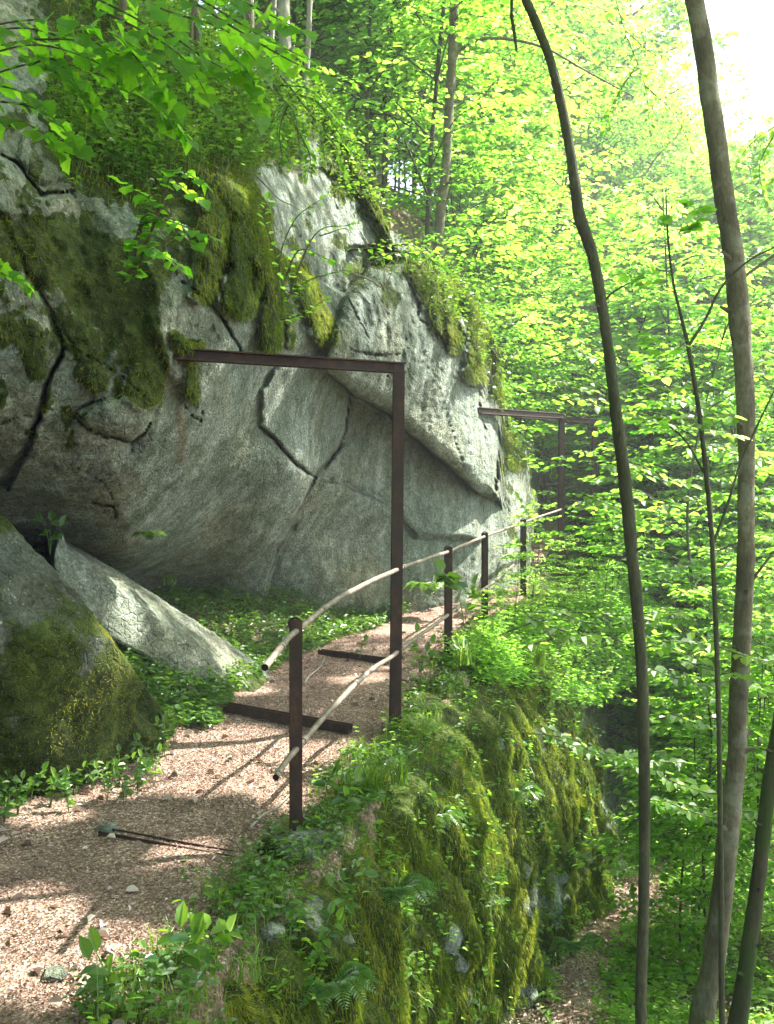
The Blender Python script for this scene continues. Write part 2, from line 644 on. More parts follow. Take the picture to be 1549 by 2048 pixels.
def rail_mat():
    m, nt, out = M('weathered handrail pipe')
    co = objco(nt)
    n = tex_noise(nt, co, 14, 6, .7)
    n2 = tex_noise(nt, co, 80, 4, .7)
    c = ramp(nt, n, [(.3, (.06, .045, .033)), (.5, (.13, .10, .075)), (.7, (.25, .205, .165))])
    c = mixc(nt, .6, c, ramp(nt, n2, [(.3, (.7, .7, .7)), (.7, (1.25, 1.25, 1.25))]), 'MULTIPLY')
    principled(nt, out, c, .6, bump(nt, n2, .3, .002), .4)
    return m


MAT['rust'] = rust_mat()
MAT['rail'] = rail_mat()
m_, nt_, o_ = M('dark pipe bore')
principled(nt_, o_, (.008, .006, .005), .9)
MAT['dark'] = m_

# ------------------------------------------------------------------ terrain functions
EY = [-8, -2, 0, 1, 2, 3.05, 3.6, 4.6, 6.9, 8.8, 10.0, 10.8, 11.5, 12.2, 13, 14.7, 18, 25, 45]
EX = [3.0, 1.3, .6, .1, -.45, -.66, -.62, -.30, .26, .74, 1.10, 1.45, 2.0, 2.55, 2.9, 3.2, 4.3, 6.2, 11]
PY = [-8, 4.8, 6.9, 8.8, 11.2, 13, 14.7, 18, 22, 30, 45]
PZ = [0, 0, .13, .27, .36, .5, .65, 1.35, 2.0, 3.0, 5]
CYY = [-8, 0, 4, 7, 9, 10.5, 12, 13, 14.5, 18, 25, 45]
CXX = [-3.2, -3.2, -3.5, -3.4, -3.0, -2.7, -1.2, 0.0, 1.3, 2.7, 4.4, 9]
LY = [-8, 0, 6.2, 10.7, 15, 24, 32, 60, 110]
LZ = [-1.1, -1.35, -1.57, -2.25, -3.0, -4.6, -4.0, 8, 34]
LPY = [-8, 0, 3, 5.4, 5.7, 6.5, 7.2, 9, 10.5, 12, 13, 14.7, 18, 25]
LPX = [-1.9, -2.0, -2.5, -2.15, -1.75, -1.5, -1.28, -1.0, -.40, .25, .75, 1.6, 2.75, 4.6]
WALL_W = .50


def ex(y): return np.interp(y, EY, EX)
def pathz(y): return np.interp(y, PY, PZ)
def cliffx(y): return np.interp(y, CYY, CXX)
def lowz(y): return np.interp(y, LY, LZ)
def pathl(y): return np.interp(y, LPY, LPX)


def H(x, y):
    x, y = np.broadcast_arrays(np.asarray(x, float), np.asarray(y, float))
    P2 = np.stack([x, y, 0 * x], -1)
    e = ex(y)
    pz = pathz(y)
    bank = .42 * sstep(0, 2.0 - .9 * sstep(8, 9.5, y), pathl(y) - x) + .05 * sstep(0, .3, pathl(y) - x)
    bank = bank + .34 * np.exp(-((x + 2.0) ** 2 / .45 + (y - 7.4) ** 2 / 1.3))
    led = pz + bank + .025 * fbm(P2, 1.6, 3, 5)
    c = cliffx(y)
    up = np.clip(c - x, 0, None)
    hill = 3.6 * np.minimum(up, 1.35) + .62 * np.clip(up - 1.35, 0, 30)
    hill = hill * sstep(0, .2, up)
    led = led + hill
    low = lowz(y) - .03 * np.clip(x - e, 0, 8) + .12 * fbm(P2, .5, 3, 9)
    low = low + .2 * np.clip(x - 9, 0, 30) * sstep(0, 20, y)
    e = e - 1.15 * sstep(10.7, 11.6, y)
    t = sstep(0.04, .34, x - e)
    return led * (1 - t) + low * t


# ------------------------------------------------------------------ ground sheet, path, lower path
def axis(a, b, mid, n, k=2.2):
    t = np.linspace(-1, 1, n)
    s = np.sign(t) * np.abs(t) ** k
    return np.where(s < 0, mid + s * (mid - a), mid + s * (b - mid))


gx = axis(-120, 160, 0.3, 300, 2.6)
gy = axis(-60, 240, 6.5, 320, 2.6)
X, Y = np.meshgrid(gx, gy)
G = np.stack([X, Y, H(X, Y) - .012], -1)
structure(mk('ground', G.reshape(-1, 3), grid_faces(*X.shape), MAT['floor'], smooth=True))

ys = np.concatenate([np.linspace(-3, 14, 340), np.linspace(14.1, 24, 60)])
us = np.linspace(0, 1, 60)
YY, UU = np.meshgrid(ys, us, indexing='ij')
nl = noise(np.stack([YY, 0 * YY, 0 * YY], -1), 1.7, 2) * .12
nr_ = noise(np.stack([YY, 0 * YY + 5, 0 * YY], -1), 1.9, 3) * .10
XL, XR = pathl(YY) + nl, ex(YY) - .30 + nr_
XX = XL * (1 - UU) + XR * UU
P3 = np.stack([XX, YY, 0 * XX], -1)
crown = .014 * np.minimum(1, 6 * np.minimum(UU, 1 - UU))
ZZ = H(XX, YY) - .008 + crown + .008 * fbm(P3, 7, 3, 4)
PATH = np.stack([XX, YY, ZZ], -1)
structure(mk('path', PATH.reshape(-1, 3), grid_faces(*XX.shape, flip=True), MAT['litter'], smooth=True))

lp = resample([(.95, 4.6, 0), (1.15, 5.8, 0), (1.32, 7.0, 0), (1.75, 8.4, 0), (2.6, 10.2, 0), (3.6, 12, 0)], 90)
uu = np.linspace(-1, 1, 18)
wv = .21 + .08 * noise(lp, 1.2, 8)
LX = lp[:, None, 0] + uu[None, :] * wv[:, None]
LYY = lp[:, None, 1] - .3 * uu[None, :] * wv[:, None]
LOWP = np.stack([LX, LYY, H(LX, LYY) + .012 * (1 - np.abs(uu)[None, :]) - .008 * np.abs(uu)[None, :] ** 6 + .006 * noise(np.stack([LX, LYY, 0 * LX], -1), 9, 1)], -1)
structure(mk('lower_path', LOWP.reshape(-1, 3), grid_faces(*LX.shape, flip=True), MAT['litter'], smooth=True))

# ------------------------------------------------------------------ the overhanging rock face
CTRL = np.array([
    (-500, -300, 5.8), (-500, 300, 4.4), (-500, 900, 4.8), (-500, 1300, 6.0),
    (0, -300, 9.5), (0, 0, 7.4), (0, 250, 5.8), (0, 450, 5.4), (0, 700, 5.5), (0, 900, 5.9), (0, 1020, 6.8), (0, 1130, 7.8), (0, 1300, 8.1),
    (150, 100, 7.6), (150, 300, 6.5), (150, 600, 5.85), (150, 850, 6.05), (150, 1000, 6.7), (180, 1120, 8.0),
    (300, -300, 14), (300, 0, 10), (300, 250, 7.4), (300, 500, 6.3), (330, 707, 6.4), (350, 850, 6.65), (300, 1000, 7.1), (260, 1100, 7.7),
    (300, 1180, 9.6), (260, 1300, 9.8),
    (430, 180, 8.6), (430, 400, 6.9), (430, 600, 6.75), (425, 780, 7.0), (480, 900, 8.0), (420, 1050, 8.6), (400, 1120, 9.1), (430, 1230, 10.1),
    (540, 170, 9.6), (560, 400, 8.4), (560, 600, 7.8), (560, 780, 8.4), (600, 950, 9.0), (530, 1100, 9.5), (500, 1230, 10.2),
    (640, 350, 9.8), (650, 550, 9.1), (660, 700, 9.0), (700, 850, 10.2), (650, 1050, 10.3), (650, 1230, 10.5),
    (720, 380, 10.4), (760, 520, 10.2), (800, 600, 10.4), (800, 750, 10.6), (800, 950, 11.2), (800, 1200, 11.3),
    (900, 600, 11.8), (900, 800, 11.8), (900, 1000, 12.0), (900, 1180, 12.1),
    (500, 1340, 10.3), (650, 1340, 10.7), (800, 1340, 11.5), (900, 1300, 12.3), (985, 1260, 13.2), (300, 1400, 9.9), (1052, 1260, 14.3),
    (980, 700, 12.8), (990, 900, 12.9), (985, 1100, 13.0), (1052, 850, 14.6), (1052, 950, 14.4), (1052, 1130, 14.2)], float)


def tps_fit(C):
    P = C[:, :2] / 500.0
    n = len(P)
    d = np.linalg.norm(P[:, None] - P[None], axis=-1)
    K = np.where(d > 0, d * d * np.log(d + 1e-12), 0) + np.eye(n) * .004
    A = np.zeros((n + 3, n + 3))
    A[:n, :n] = K
    A[:n, n] = 1
    A[:n, n + 1:] = P
    A[n, :n] = 1
    A[n + 1:, :n] = P.T
    return P, np.linalg.solve(A, np.concatenate([C[:, 2], np.zeros(3)]))


TP, TW = tps_fit(CTRL)


def tps(px, py):
    x, y = px / 500.0, py / 500.0
    r = TW[-3] + TW[-2] * x + TW[-1] * y
    for (a, b), w in zip(TP, TW[:-3]):
        d2 = (x - a) ** 2 + (y - b) ** 2
        r = r + w * .5 * d2 * np.log(d2 + 1e-12)
    return r


OUTL = [(-500, -260), (0, -230), (200, -110), (400, 60), (480, 125), (540, 170), (620, 190), (660, 230), (700, 295), (740, 385), (775, 460),
        (830, 515), (900, 550), (960, 610), (1000, 690), (1008, 790), (1024, 845), (1052, 900)]
cols = np.concatenate([np.arange(-500, -20, 12), np.arange(-20, 1050, 3.6), [1052.]])
NR = 340
tv = np.linspace(0, 1, NR)
CPX, TV = np.meshgrid(cols, tv)
top = np.interp(CPX, *zip(*OUTL)) + 14 * noise(np.stack([CPX, 0 * CPX, 0 * CPX], -1), 1 / 26.0, 61)
bot = np.interp(CPX, [-500, 250, 520, 600, 800, 950, 1052], [1330, 1330, 1300, 1300, 1300, 1270, 1220])
CPY = top * (1 - TV) + bot * TV
CPXj = CPX.copy()
Wx = CPX + 4 * noise(np.stack([CPX, CPY, 0 * CPX], -1), 1 / 60.0, 71) + 2.2 * noise(np.stack([CPX, CPY, 0 * CPX], -1), 1 / 14.0, 72)
Wy = CPY + 4 * noise(np.stack([CPX, CPY, 0 * CPX], -1), 1 / 60.0, 73) + 2.2 * noise(np.stack([CPX, CPY, 0 * CPX], -1), 1 / 14.0, 74)
DD = tps(CPX, CPY)

BLOCKS = [  # polygon, depth offset, x tilt, y tilt (m per 100 px), rounding width px, rounding depth
    ([(650, 740), (700, 785), (775, 820), (845, 890), (900, 935), (955, 985), (1000, 1000), (1010, 680), (960, 600), (900, 545), (820, 520), (740, 540), (690, 600), (660, 680)], -.55, .04, -.10, 34, .26),
    ([(520, 850), (560, 892), (600, 930), (636, 952), (662, 915), (688, 860), (702, 790), (650, 738), (560, 730), (520, 780)], -.05, .10, .06, 12, .05),
    ([(700, 795), (690, 865), (640, 955), (700, 975), (790, 1010), (835, 1075), (960, 1080), (955, 990), (900, 940), (845, 898), (775, 828)], .14, -.16, -.12, 12, .08),
    ([(640, 958), (612, 1000), (580, 1060), (552, 1120), (530, 1215), (525, 1500), (1000, 1500), (960, 1085), (830, 1078), (788, 1014), (700, 979)], .30, -.12, .10, 12, .07),
    ([(130, 690), (100, 760), (85, 830), (55, 900), (20, 975), (-500, 960), (-500, 420), (0, 430), (70, 560)], .05, -.03, .03, 20, .14),
    ([(150, 825), (205, 800), (270, 790), (305, 830), (295, 868), (265, 886), (215, 872), (170, 852)], -.10, 0, 0, 22, .08),
    ([(295, 525), (345, 560), (430, 615), (480, 700), (450, 760), (400, 820), (340, 760), (300, 650)], -.14, .05, 0, 20, .12),
    ([(548, 350), (640, 335), (710, 380), (775, 470), (800, 520), (740, 538), (690, 590), (600, 540)], .16, .06, .06, 20, .06),
    ([(690, 500), (780, 490), (815, 520), (740, 540), (700, 580)], .22, .0, .0, 20, .10),
    ([(-40, 300), (20, 320), (80, 385), (160, 400), (100, 440), (-40, 440)], -.12, .0, .05, 18, .10),
    ([(40, 270), (130, 260), (165, 330), (130, 370), (80, 372), (30, 320)], -.05, .0, .05, 14, .10),
]
for poly, off, tx, ty, rw, rd in BLOCKS:
    sd = poly_sd(Wx, Wy, poly)
    m0 = np.mean(poly, 0)
    k = sstep(-3.5, 3.5, sd)
    DD = DD + k * (off + tx * (CPX - m0[0]) / 100 + ty * (CPY - m0[1]) / 100 + rd * np.clip(1 - sd / rw, 0, 1) ** 2)
CRACK = np.zeros(CPX.shape)
CRACKS = [
    ([(18, 985), (60, 895), (88, 805), (103, 742), (130, 690), (118, 660)], 5, .22),
    ([(20, 470), (60, 560), (120, 650), (150, 700), (240, 745), (300, 800)], 4, .12),
    ([(145, 832), (175, 855), (215, 874), (265, 887), (290, 868), (302, 845)], 4.5, .16),
    ([(148, 832), (165, 814), (215, 798)], 4, .10), ([(262, 885), (268, 915)], 5, .12),
    ([(520, 852), (560, 892), (600, 932), (636, 954)], 7.5, .20),
    ([(650, 740), (702, 790), (690, 862), (662, 918), (636, 954), (608, 1002), (580, 1055), (556, 1100), (535, 1180), (525, 1215)], 8, .26),
    ([(702, 790), (775, 824), (845, 893), (900, 938), (956, 986)], 7.5, .28),
    ([(640, 956), (700, 977), (788, 1012), (835, 1076)], 5.5, .12),
    ([(330, 530), (430, 615), (478, 690), (482, 705)], 4, .14),
    ([(0, 310), (35, 330), (80, 388), (150, 385)], 6, .22),
    ([(0, 845), (50, 830), (80, 838)], 2.5, .06), ([(140, 930), (200, 960), (240, 1010)], 2.5, .06),
    ([(365, 800), (385, 835), (402, 842), (408, 825)], 3.5, .10),
    ([(180, 1008), (230, 1015), (235, 1040)], 7, .14),
    ([(700, 700), (745, 712), (800, 708)], 4, .12), ([(820, 560), (840, 640), (900, 690), (960, 720)], 4, .12),
    ([(700, 600), (740, 680)], 3, .08), ([(880, 760), (905, 860), (930, 940)], 2.5, .05),
    ([(955, 720), (960, 800), (975, 880)], 3, .08), ([(1002, 760), (1000, 900), (985, 1000)], 5, .3),
]
for pts, w, dp in CRACKS:
    d, pos = seg_dist(Wx, Wy, pts)
    ww = w * .36 * (.30 + .85 * np.sin(np.clip(pos, .02, .98) * math.pi)) * (1 + .5 * noise(np.stack([CPX, CPY, 0 * CPX], -1), 1 / 22.0, 75))
    g = np.exp(-(d / np.maximum(ww, .8)) ** 2)
    DD = DD + dp * g
    CRACK = np.maximum(CRACK, g * min(.9, dp * 5) * ((.85 if w > 5 else .50) + (.4 if w > 5 else .8) * noise(np.stack([CPX, CPY, 0 * CPX], -1), 1 / 30.0, 79)).clip(0, 1))
# moss drapes: bulging, hanging lumps on the rock
PN = np.stack([CPX, CPY * .7, 0 * CPX], -1)
RAG = 26 * noise(PN, 1 / 42.0, 81) + 14 * noise(PN, 1 / 15.0, 82) + 8 * noise(PN, 1 / 6.0, 83)
MOSS = np.zeros(CPX.shape)
DRAPES = [
    ([(410, 350), (425, 430), (418, 500), (412, 575)], 30, .22, 1), ([(470, 360), (505, 430), (500, 520), (478, 600)], 40, .30, 1),
    ([(535, 520), (545, 600), (538, 685)], 24, .26, 1), ([(600, 545), (625, 600), (650, 665)], 26, .24, 1),
    ([(450, 420), (455, 500)], 20, .1, 1), ([(350, 330), (400, 350), (470, 370), (520, 500), (570, 540)], 26, .08, 1),
    ([(845, 545), (870, 600), (895, 655)], 30, .24, 1), ([(895, 570), (905, 640), (910, 690)], 18, .16, 1),
    ([(940, 600), (960, 680), (950, 745)], 22, .30, 1), ([(990, 660), (1002, 720), (998, 780)], 14, .24, 1), ([(820, 530), (900, 565), (960, 620), (1000, 700)], 20, .08, 1),
    ([(700, 300), (740, 390), (768, 470)], 18, .14, .9), ([(560, 180), (640, 215), (700, 300)], 24, .16, 1),
    ([(175, 680), (170, 740), (190, 760)], 32, .08, .8), ([(285, 640), (300, 720), (290, 780)], 42, .10, .85),
    ([(350, 670), (378, 700), (388, 790)], 13, .10, .9), ([(60, 660), (70, 740)], 26, .04, .7), ([(360, 690), (400, 690)], 14, .05, .9),
    ([(1020, 865), (1030, 920)], 22, .12, .95), ([(575, 600), (580, 690)], 12, .1, .6), ([(840, 480), (800, 440), (860, 520)], 18, .05, 1),
]
for pts, w, bl, mv in DRAPES:
    d, pos = seg_dist(Wx, CPY, pts)
    d = d + .35 * RAG * min(1, w / 30)
    g = np.clip(1 - (d / w) ** 2, 0, 1)
    taper = sstep(0, .15, pos) * 1.0
    DD = DD - bl * np.sqrt(g) * (.6 + .4 * taper)
    MOSS = np.maximum(MOSS, mv * sstep(.02, .35, np.where(g > 0, g + RAG / 70, 0)))
PATCH = [([(-40, 430), (120, 420), (300, 470), (320, 560), (300, 640), (220, 700), (130, 600), (60, 560), (-40, 560)], .85),
         ([(-40, 600), (60, 640), (120, 700), (60, 740), (-40, 690)], .6), ([(200, 540), (340, 500), (330, 700), (240, 760), (140, 700)], .62),
         ([(130, -50), (520, 100), (560, 200), (640, 260), (600, 330), (540, 350), (420, 330), (330, 420), (160, 400), (100, 300), (100, 0)], .86),  # moss cover, spread wider here to darken the shaded upper-left slope
         ([(690, 500), (780, 480), (830, 530), (740, 545), (695, 585)], .7), ([(300, 340), (420, 320), (560, 420), (560, 520), (480, 560), (380, 540), (300, 520)], .62),
         ([(640, 200), (720, 300), (780, 470), (760, 490), (700, 380), (640, 290)], .7), ([(800, 500), (900, 550), (1010, 690), (1010, 780), (985, 720), (930, 620), (840, 560)], .75),
         ([(180, 1130), (260, 1140), (300, 1180), (180, 1300), (-40, 1300), (-40, 1050), (60, 1060)], .5)]
for poly, v in PATCH:
    sd = poly_sd(Wx, Wy, poly)
    MOSS = np.maximum(MOSS, v * sstep(-20, 20, sd + RAG))
SPK = sstep(.25, .75, fbm(PN, 1 / 34.0, 4, 84) + .5 * sstep(520, 60, CPX) * sstep(1050, 700, CPY) + .35 * sstep(300, 100, CPY - top) - .12)
SPKM = np.clip(1 - sstep(-20, 60, poly_sd(Wx, Wy, [(330, 700), (700, 560), (830, 640), (990, 780), (1010, 1000), (960, 1500), (0, 1500), (0, 900), (200, 900)])), 0, 1)
MOSS = np.maximum(MOSS, .62 * SPK * SPKM) * (1 - .8 * CRACK)
EARTH = sstep(-25, 25, poly_sd(Wx, Wy, [(90, 180), (330, 90), (560, 200), (700, 330), (640, 330), (560, 380), (520, 360), (420, 330), (330, 390), (160, 390), (120, 300)]))
STAIN = np.exp(-(seg_dist(Wx, Wy, [(358, 830), (366, 880), (360, 925)])[0] / 9) ** 2) + .35 * np.exp(-(seg_dist(Wx, Wy, [(240, 960), (230, 1060), (250, 1110)])[0] / 45) ** 2) + EARTH * .0
P0 = at(CPX, CPY, DD)
grain = np.stack([P0[..., 0], P0[..., 1], P0[..., 2]], -1)
SMOOTH = sstep(-30, 60, poly_sd(Wx, Wy, [(420, 740), (700, 720), (860, 840), (1000, 960), (960, 1260), (300, 1260), (300, 1060)]))
disp = .060 * fbm(grain, 1.2, 3, 11) + (.030 - .021 * SMOOTH) * ridged(grain * np.array([1, 1, .6]), 5.0, 3, 12) + .010 * fbm(grain, 26, 2, 13) - .022 * (1 - SMOOTH) * sstep(.25, .6, noise(grain, 8, 19))
disp = disp + MOSS * .03 * fbm(grain, 14, 2, 14)
rough_right = sstep(640, 760, CPX) * sstep(1000, 700, CPY)
disp = disp + rough_right * .022 * fbm(grain, 15, 3, 16)
DD2 = DD - disp
CL = at(CPX, CPY, DD2)
# cap: the hillside rolling back from the upper rim, and the flank turning away
nb = 26
k = (np.arange(1, nb + 1) / nb) ** 1.3
rim = CL[0]
capdir = np.array([-.30, .86, .30])
cap = rim[None] + (k[:, None, None] * 9.0) * capdir[None, None]
cap[..., 2] += .10 * fbm(cap, 1.3, 3, 21) - .25 * np.sin(np.clip(k * 8, 0, math.pi))[:, None] * 0.5
CL = np.concatenate([cap[::-1], CL])
MOSSX = np.concatenate([np.full((nb, cols.size), .8), MOSS])
CRX = np.concatenate([np.zeros((nb, cols.size)), CRACK])
STX = np.concatenate([np.full((nb, cols.size), .35), STAIN])
fl = []
for q in (np.arange(1, 13) / 12.0) ** 1.2:
    fl.append(CL[:, -1] + q * np.array([.9, 5.0, .5]) + .12 * fbm(CL[:, -1] + q * 5, 1.2, 3, 22)[:, None] * np.array([1, .2, 0]))
CL = np.concatenate([CL, np.stack(fl, 1)], 1)
ext = lambda A, v: np.concatenate([A, np.repeat(A[:, -1:], 12, 1) * 0 + v], 1)
MOSSX, CRX, STX = ext(MOSSX, .55), ext(CRX, 0), ext(STX, .1)
cl_o = mk('rock_face', CL.reshape(-1, 3), grid_faces(CL.shape[0], CL.shape[1], flip=True), MAT['rock'],
          attrs={'moss': MOSSX.ravel(), 'crack': CRX.ravel(), 'stain': STX.ravel()}, smooth=True)
tag(cl_o, 'huge overhanging grey limestone rock face with dark cracks and hanging moss above the path', 'rock face')


def cliff_pt(px, py, lift=0.0):
    """world point on the rock face seen at a photo pixel"""
    j = int(np.argmin(np.abs(cols - px)))
    i = int(np.argmin(np.abs(CPY[:, j] - py)))
    return at(px, py, DD2[i, j] - lift)


# ------------------------------------------------------------------ boulder and slab
def rock_lump(name, c, r, rot, seed, mat, mossf, label, cat, amp=.12, power=2.6, shear=(0, 0), lean=0.0):
    n, m = 150, 260
    th = np.linspace(0.001, math.pi - .001, n)[:, None]
    ph = np.linspace(0, 2 * math.pi, m)[None, :]
    d = np.stack([np.sin(th) * np.cos(ph), np.sin(th) * np.sin(ph), np.cos(th) * np.ones_like(ph)], -1)
    L = (np.abs(d) ** power).sum(-1) ** (-1 / power)
    P = d * L[..., None] * np.array(r)
    P[..., 2] += shear[0] * P[..., 0] + shear[1] * P[..., 1]
    P[..., 1] -= lean * P[..., 2]
    P = P * (1 + amp * fbm(P + seed, 1.5, 3, seed) + amp * .45 * ridged(P * np.array([1, 1, .6]) + seed, 3.3, 3, seed + 5)
             + .010 * fbm(P, 22, 2, seed + 2))[..., None]
    pr = np.random.default_rng(seed)
    for _ in range(12):
        q_ = norm(pr.standard_normal(3) * np.array([1, 1, .8]))
        ex_ = (P @ q_)
        lim = ex_.max() * (.68 + .16 * pr.random())
        e_ = np.clip(ex_ - lim, 0, None)
        P = P - .82 * e_[..., None] * q_
    P = P + (.012 * fbm(P, 9, 3, seed + 8) * min(1, max(r)))[..., None]
    cz, sz = math.cos(rot), math.sin(rot)
    P = np.stack([P[..., 0] * cz - P[..., 1] * sz, P[..., 0] * sz + P[..., 1] * cz, P[..., 2]], -1) + np.array(c)
    mo = mossf(P)
    o = mk(name, P.reshape(-1, 3), grid_faces(n, m), mat,
           attrs={'moss': mo.ravel(), 'crack': np.zeros(P.shape[:2]).ravel(), 'stain': np.zeros(P.shape[:2]).ravel()}, smooth=True)
    tag(o, label, cat)
    return P, mo, o


BLD = rock_lump('boulder', (-2.60, 6.30, .20), (1.26, .92, 1.60), .12, 31, MAT['rock_dark'],
                lambda P: np.clip(.40 * sstep(-2.2, -1.6, P[..., 0]) + .6 * fbm(P, 2.6, 3, 5) + .62 - .40 * sstep(.6, 1.3, P[..., 2]), 0, 1),
                'large dark mossy boulder at the left edge beside the herbs', 'boulder', .13, 3.2, (-.66, .1), .38)
SLB = rock_lump('rock_slab', (-1.72, 8.20, .50), (2.05, .86, .27), math.radians(50), 44, MAT['rock_pale'],
                lambda P: np.clip(.12 + .3 * noise(P, 3, 8) + .7 * sstep(.55, .25, P[..., 2]) * sstep(8.4, 7.9, P[..., 1]), 0, 1),
                'smooth pale rock slab sloping down from under the overhang to the path', 'rock slab', .06, 3.0, (-.60, .32))

# ------------------------------------------------------------------ mossy retaining wall below the railing
wy = np.concatenate([np.linspace(-3, 1.5, 40), np.linspace(1.52, 12.6, 620), np.linspace(12.7, 19, 60)])
nv = 150
v = np.linspace(0, 1, nv)
tx = np.gradient(ex(wy), wy)
nrm2 = norm(np.stack([np.ones_like(tx), -tx], -1))
k5 = np.ones(15) / 15
nrm2 = norm(np.stack([np.convolve(np.pad(nrm2[:, a], 7, 'edge'), k5, 'valid') for a in (0, 1)], -1))
topz = pathz(wy)
basez = lowz(wy) - .25
Wv, Wi = np.meshgrid(v, np.arange(len(wy)))
prof = -(.22 + 1.25 * sstep(10.5, 11.4, wy)[Wi]) * (1 - sstep(0, .10, Wv)) + (np.interp(wy, [4, 5.5, 7, 8.5, 10, 11], [.26, .36, .60, .90, 1.12, 1.1])[Wi]) * (.34 * sstep(0, .22, Wv) + .66 * Wv ** 1.15)
bulge = .14 * np.sin(np.clip(Wv * 1.15, 0, 1) * math.pi) * sstep(10.6, 9.5, wy[Wi]) * .5
over = -.7 * sstep(.18, .42, Wv) * sstep(11.0, 11.8, wy[Wi])
outd = prof + bulge + over
zz = topz[Wi] * (1 - sstep(0, 1, 0) - np.clip((Wv - .04) / .96, 0, 1)) + basez[Wi] * np.clip((Wv - .04) / .96, 0, 1) + .02
WX = ex(wy)[Wi] + nrm2[Wi, 0] * outd
WY = wy[Wi] + nrm2[Wi, 1] * outd
WP = np.stack([WX, WY, zz], -1)
sarc = np.cumsum(np.hypot(np.gradient(ex(wy)), np.gradient(wy)))[Wi]
Q = np.stack([sarc, zz * .30, 0 * zz], -1)
Q2 = np.stack([sarc, zz * .9, 0 * zz], -1)
Qw = Q + .10 * np.stack([noise(Q2, 2.2, 47), 0 * sarc, 0 * sarc], -1)
bil = np.abs(noise(Qw, 3.1, 41)) * .20 + np.abs(noise(Qw + 9, 7.2, 43)) * .10 + np.abs(noise(Qw, 15.0, 48)) * .045
dr = bil - .12 + fbm(Q2, .8, 2, 42) * .10 + fbm(Q2, 3.2, 2, 49) * .05 + fbm(WP, 12, 2, 44) * .018
fade = sstep(0, .12, Wv)
WP[..., 0] += nrm2[Wi, 0] * dr * fade
WP[..., 1] += nrm2[Wi, 1] * dr * fade
WP[..., 2] += .04 * fbm(WP, 2.5, 3, 45) * (1 - fade)
wm = .86 + .30 * dr / .2 + .25 * noise(Q, 1.6, 46) - .25 * sstep(.55, 1, Wv) + .35 * (1 - sstep(.1, .4, Wv))
wm = wm - .75 * sstep(10.9, 11.6, wy[Wi]) * sstep(.12, .22, Wv)
pxw, pyw = CX + WP[..., 0] / WP[..., 1].clip(.5) * F_PX, CY + (CAMZ - WP[..., 2]) / WP[..., 1].clip(.5) * F_PX
WRAG = noise(WP, 7, 55) + .6 * noise(WP, 17, 58)
wm = wm - .55 * sstep(.35, .8, fbm(WP, 2.6, 4, 59))
for (a, b, w_, h_) in ((992, 1775, 12, 55), (915, 1880, 18, 50), (1120, 1765, 14, 40), (1065, 1770, 14, 45), (560, 1780, 22, 22), (620, 1810, 22, 40), (1000, 1480, 10, 30), (690, 1880, 14, 20), (920, 1920, 16, 30)):
    wm = wm - 1.5 * np.exp(-(((pxw - a + 14 * WRAG) / w_) ** 2 + ((pyw - b + 30 * noise(WP, 6, 56)) / h_) ** 2)) * (.6 + .8 * noise(WP, 14, 57))
wm = np.clip(wm, 0, 1)
wall_recess = np.clip(-dr * 3.2, 0, .8) * (wm < .5) * .4  # bare rock darker where the wall surface sinks inward
wall_o = mk('rock_ledge_wall', WP.reshape(-1, 3), grid_faces(WP.shape[0], WP.shape[1], flip=False), MAT['rock_pale'],
            attrs={'moss': wm.ravel(), 'crack': wall_recess.ravel(), 'stain': (0 * wm).ravel()}, smooth=True)
tag(wall_o, 'steep moss covered rock wall dropping from the railed path to the lower path', 'rock wall')


# moss shoots on each of them
def strands(n, mask, V, fl, mat, parent, L):
    P, Nn, ij = sample_grid(V, n, mask)
    Nn = Nn * fl
    g = Geo()
    s_ = L * (.4 + rng.random(n))
    Dr = Nn * .28 + np.array([0, 0, -1.0]) + .14 * rng.standard_normal(P.shape)
    r = np.clip(.45 + .35 * noise(P * np.array([1, 1, .3]), 5.0, 54) + .15 * rng.standard_normal(n), 0, 1)
    add_fuzz(g, P + Nn * .012, Dr, s_, s_ * .09, r)
    return g.build('hanging_moss', mat, parent)


def moss_on(name, V, mask, n, L, mat, parent, down=.6, flip=1, thr=.5, bright=None):
    g = Geo()
    P, Nn, ij = sample_grid(V, n, np.clip(mask - thr + .08 * noise(V, 9, 3), 0, None) ** .5)
    Nn = Nn * flip
    Dr = Nn * .8 + np.array([0, 0, -down]) + .45 * rng.standard_normal(P.shape)
    r = np.clip(.42 + .30 * noise(P, 2.2, 51) + .25 * noise(P, 9, 52) + .14 * rng.standard_normal(n), 0, 1)
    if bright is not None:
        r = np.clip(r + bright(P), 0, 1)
    s = L * (.5 + rng.random(n)) * (1 + .4 * noise(P, 4, 53))
    add_fuzz(g, P - Nn * .004, Dr, s, s * .11, r)
    o = g.build(name, mat, parent)
    return o


def facing(V):
    a = np.cross(V[1:, :-1] - V[:-1, :-1], V[:-1, 1:] - V[:-1, :-1])
    c = V[:-1, :-1]
    s = (a * (np.array([0, 0, CAMZ]) - c)).sum(-1)
    return -1 if s.sum() > 0 else 1


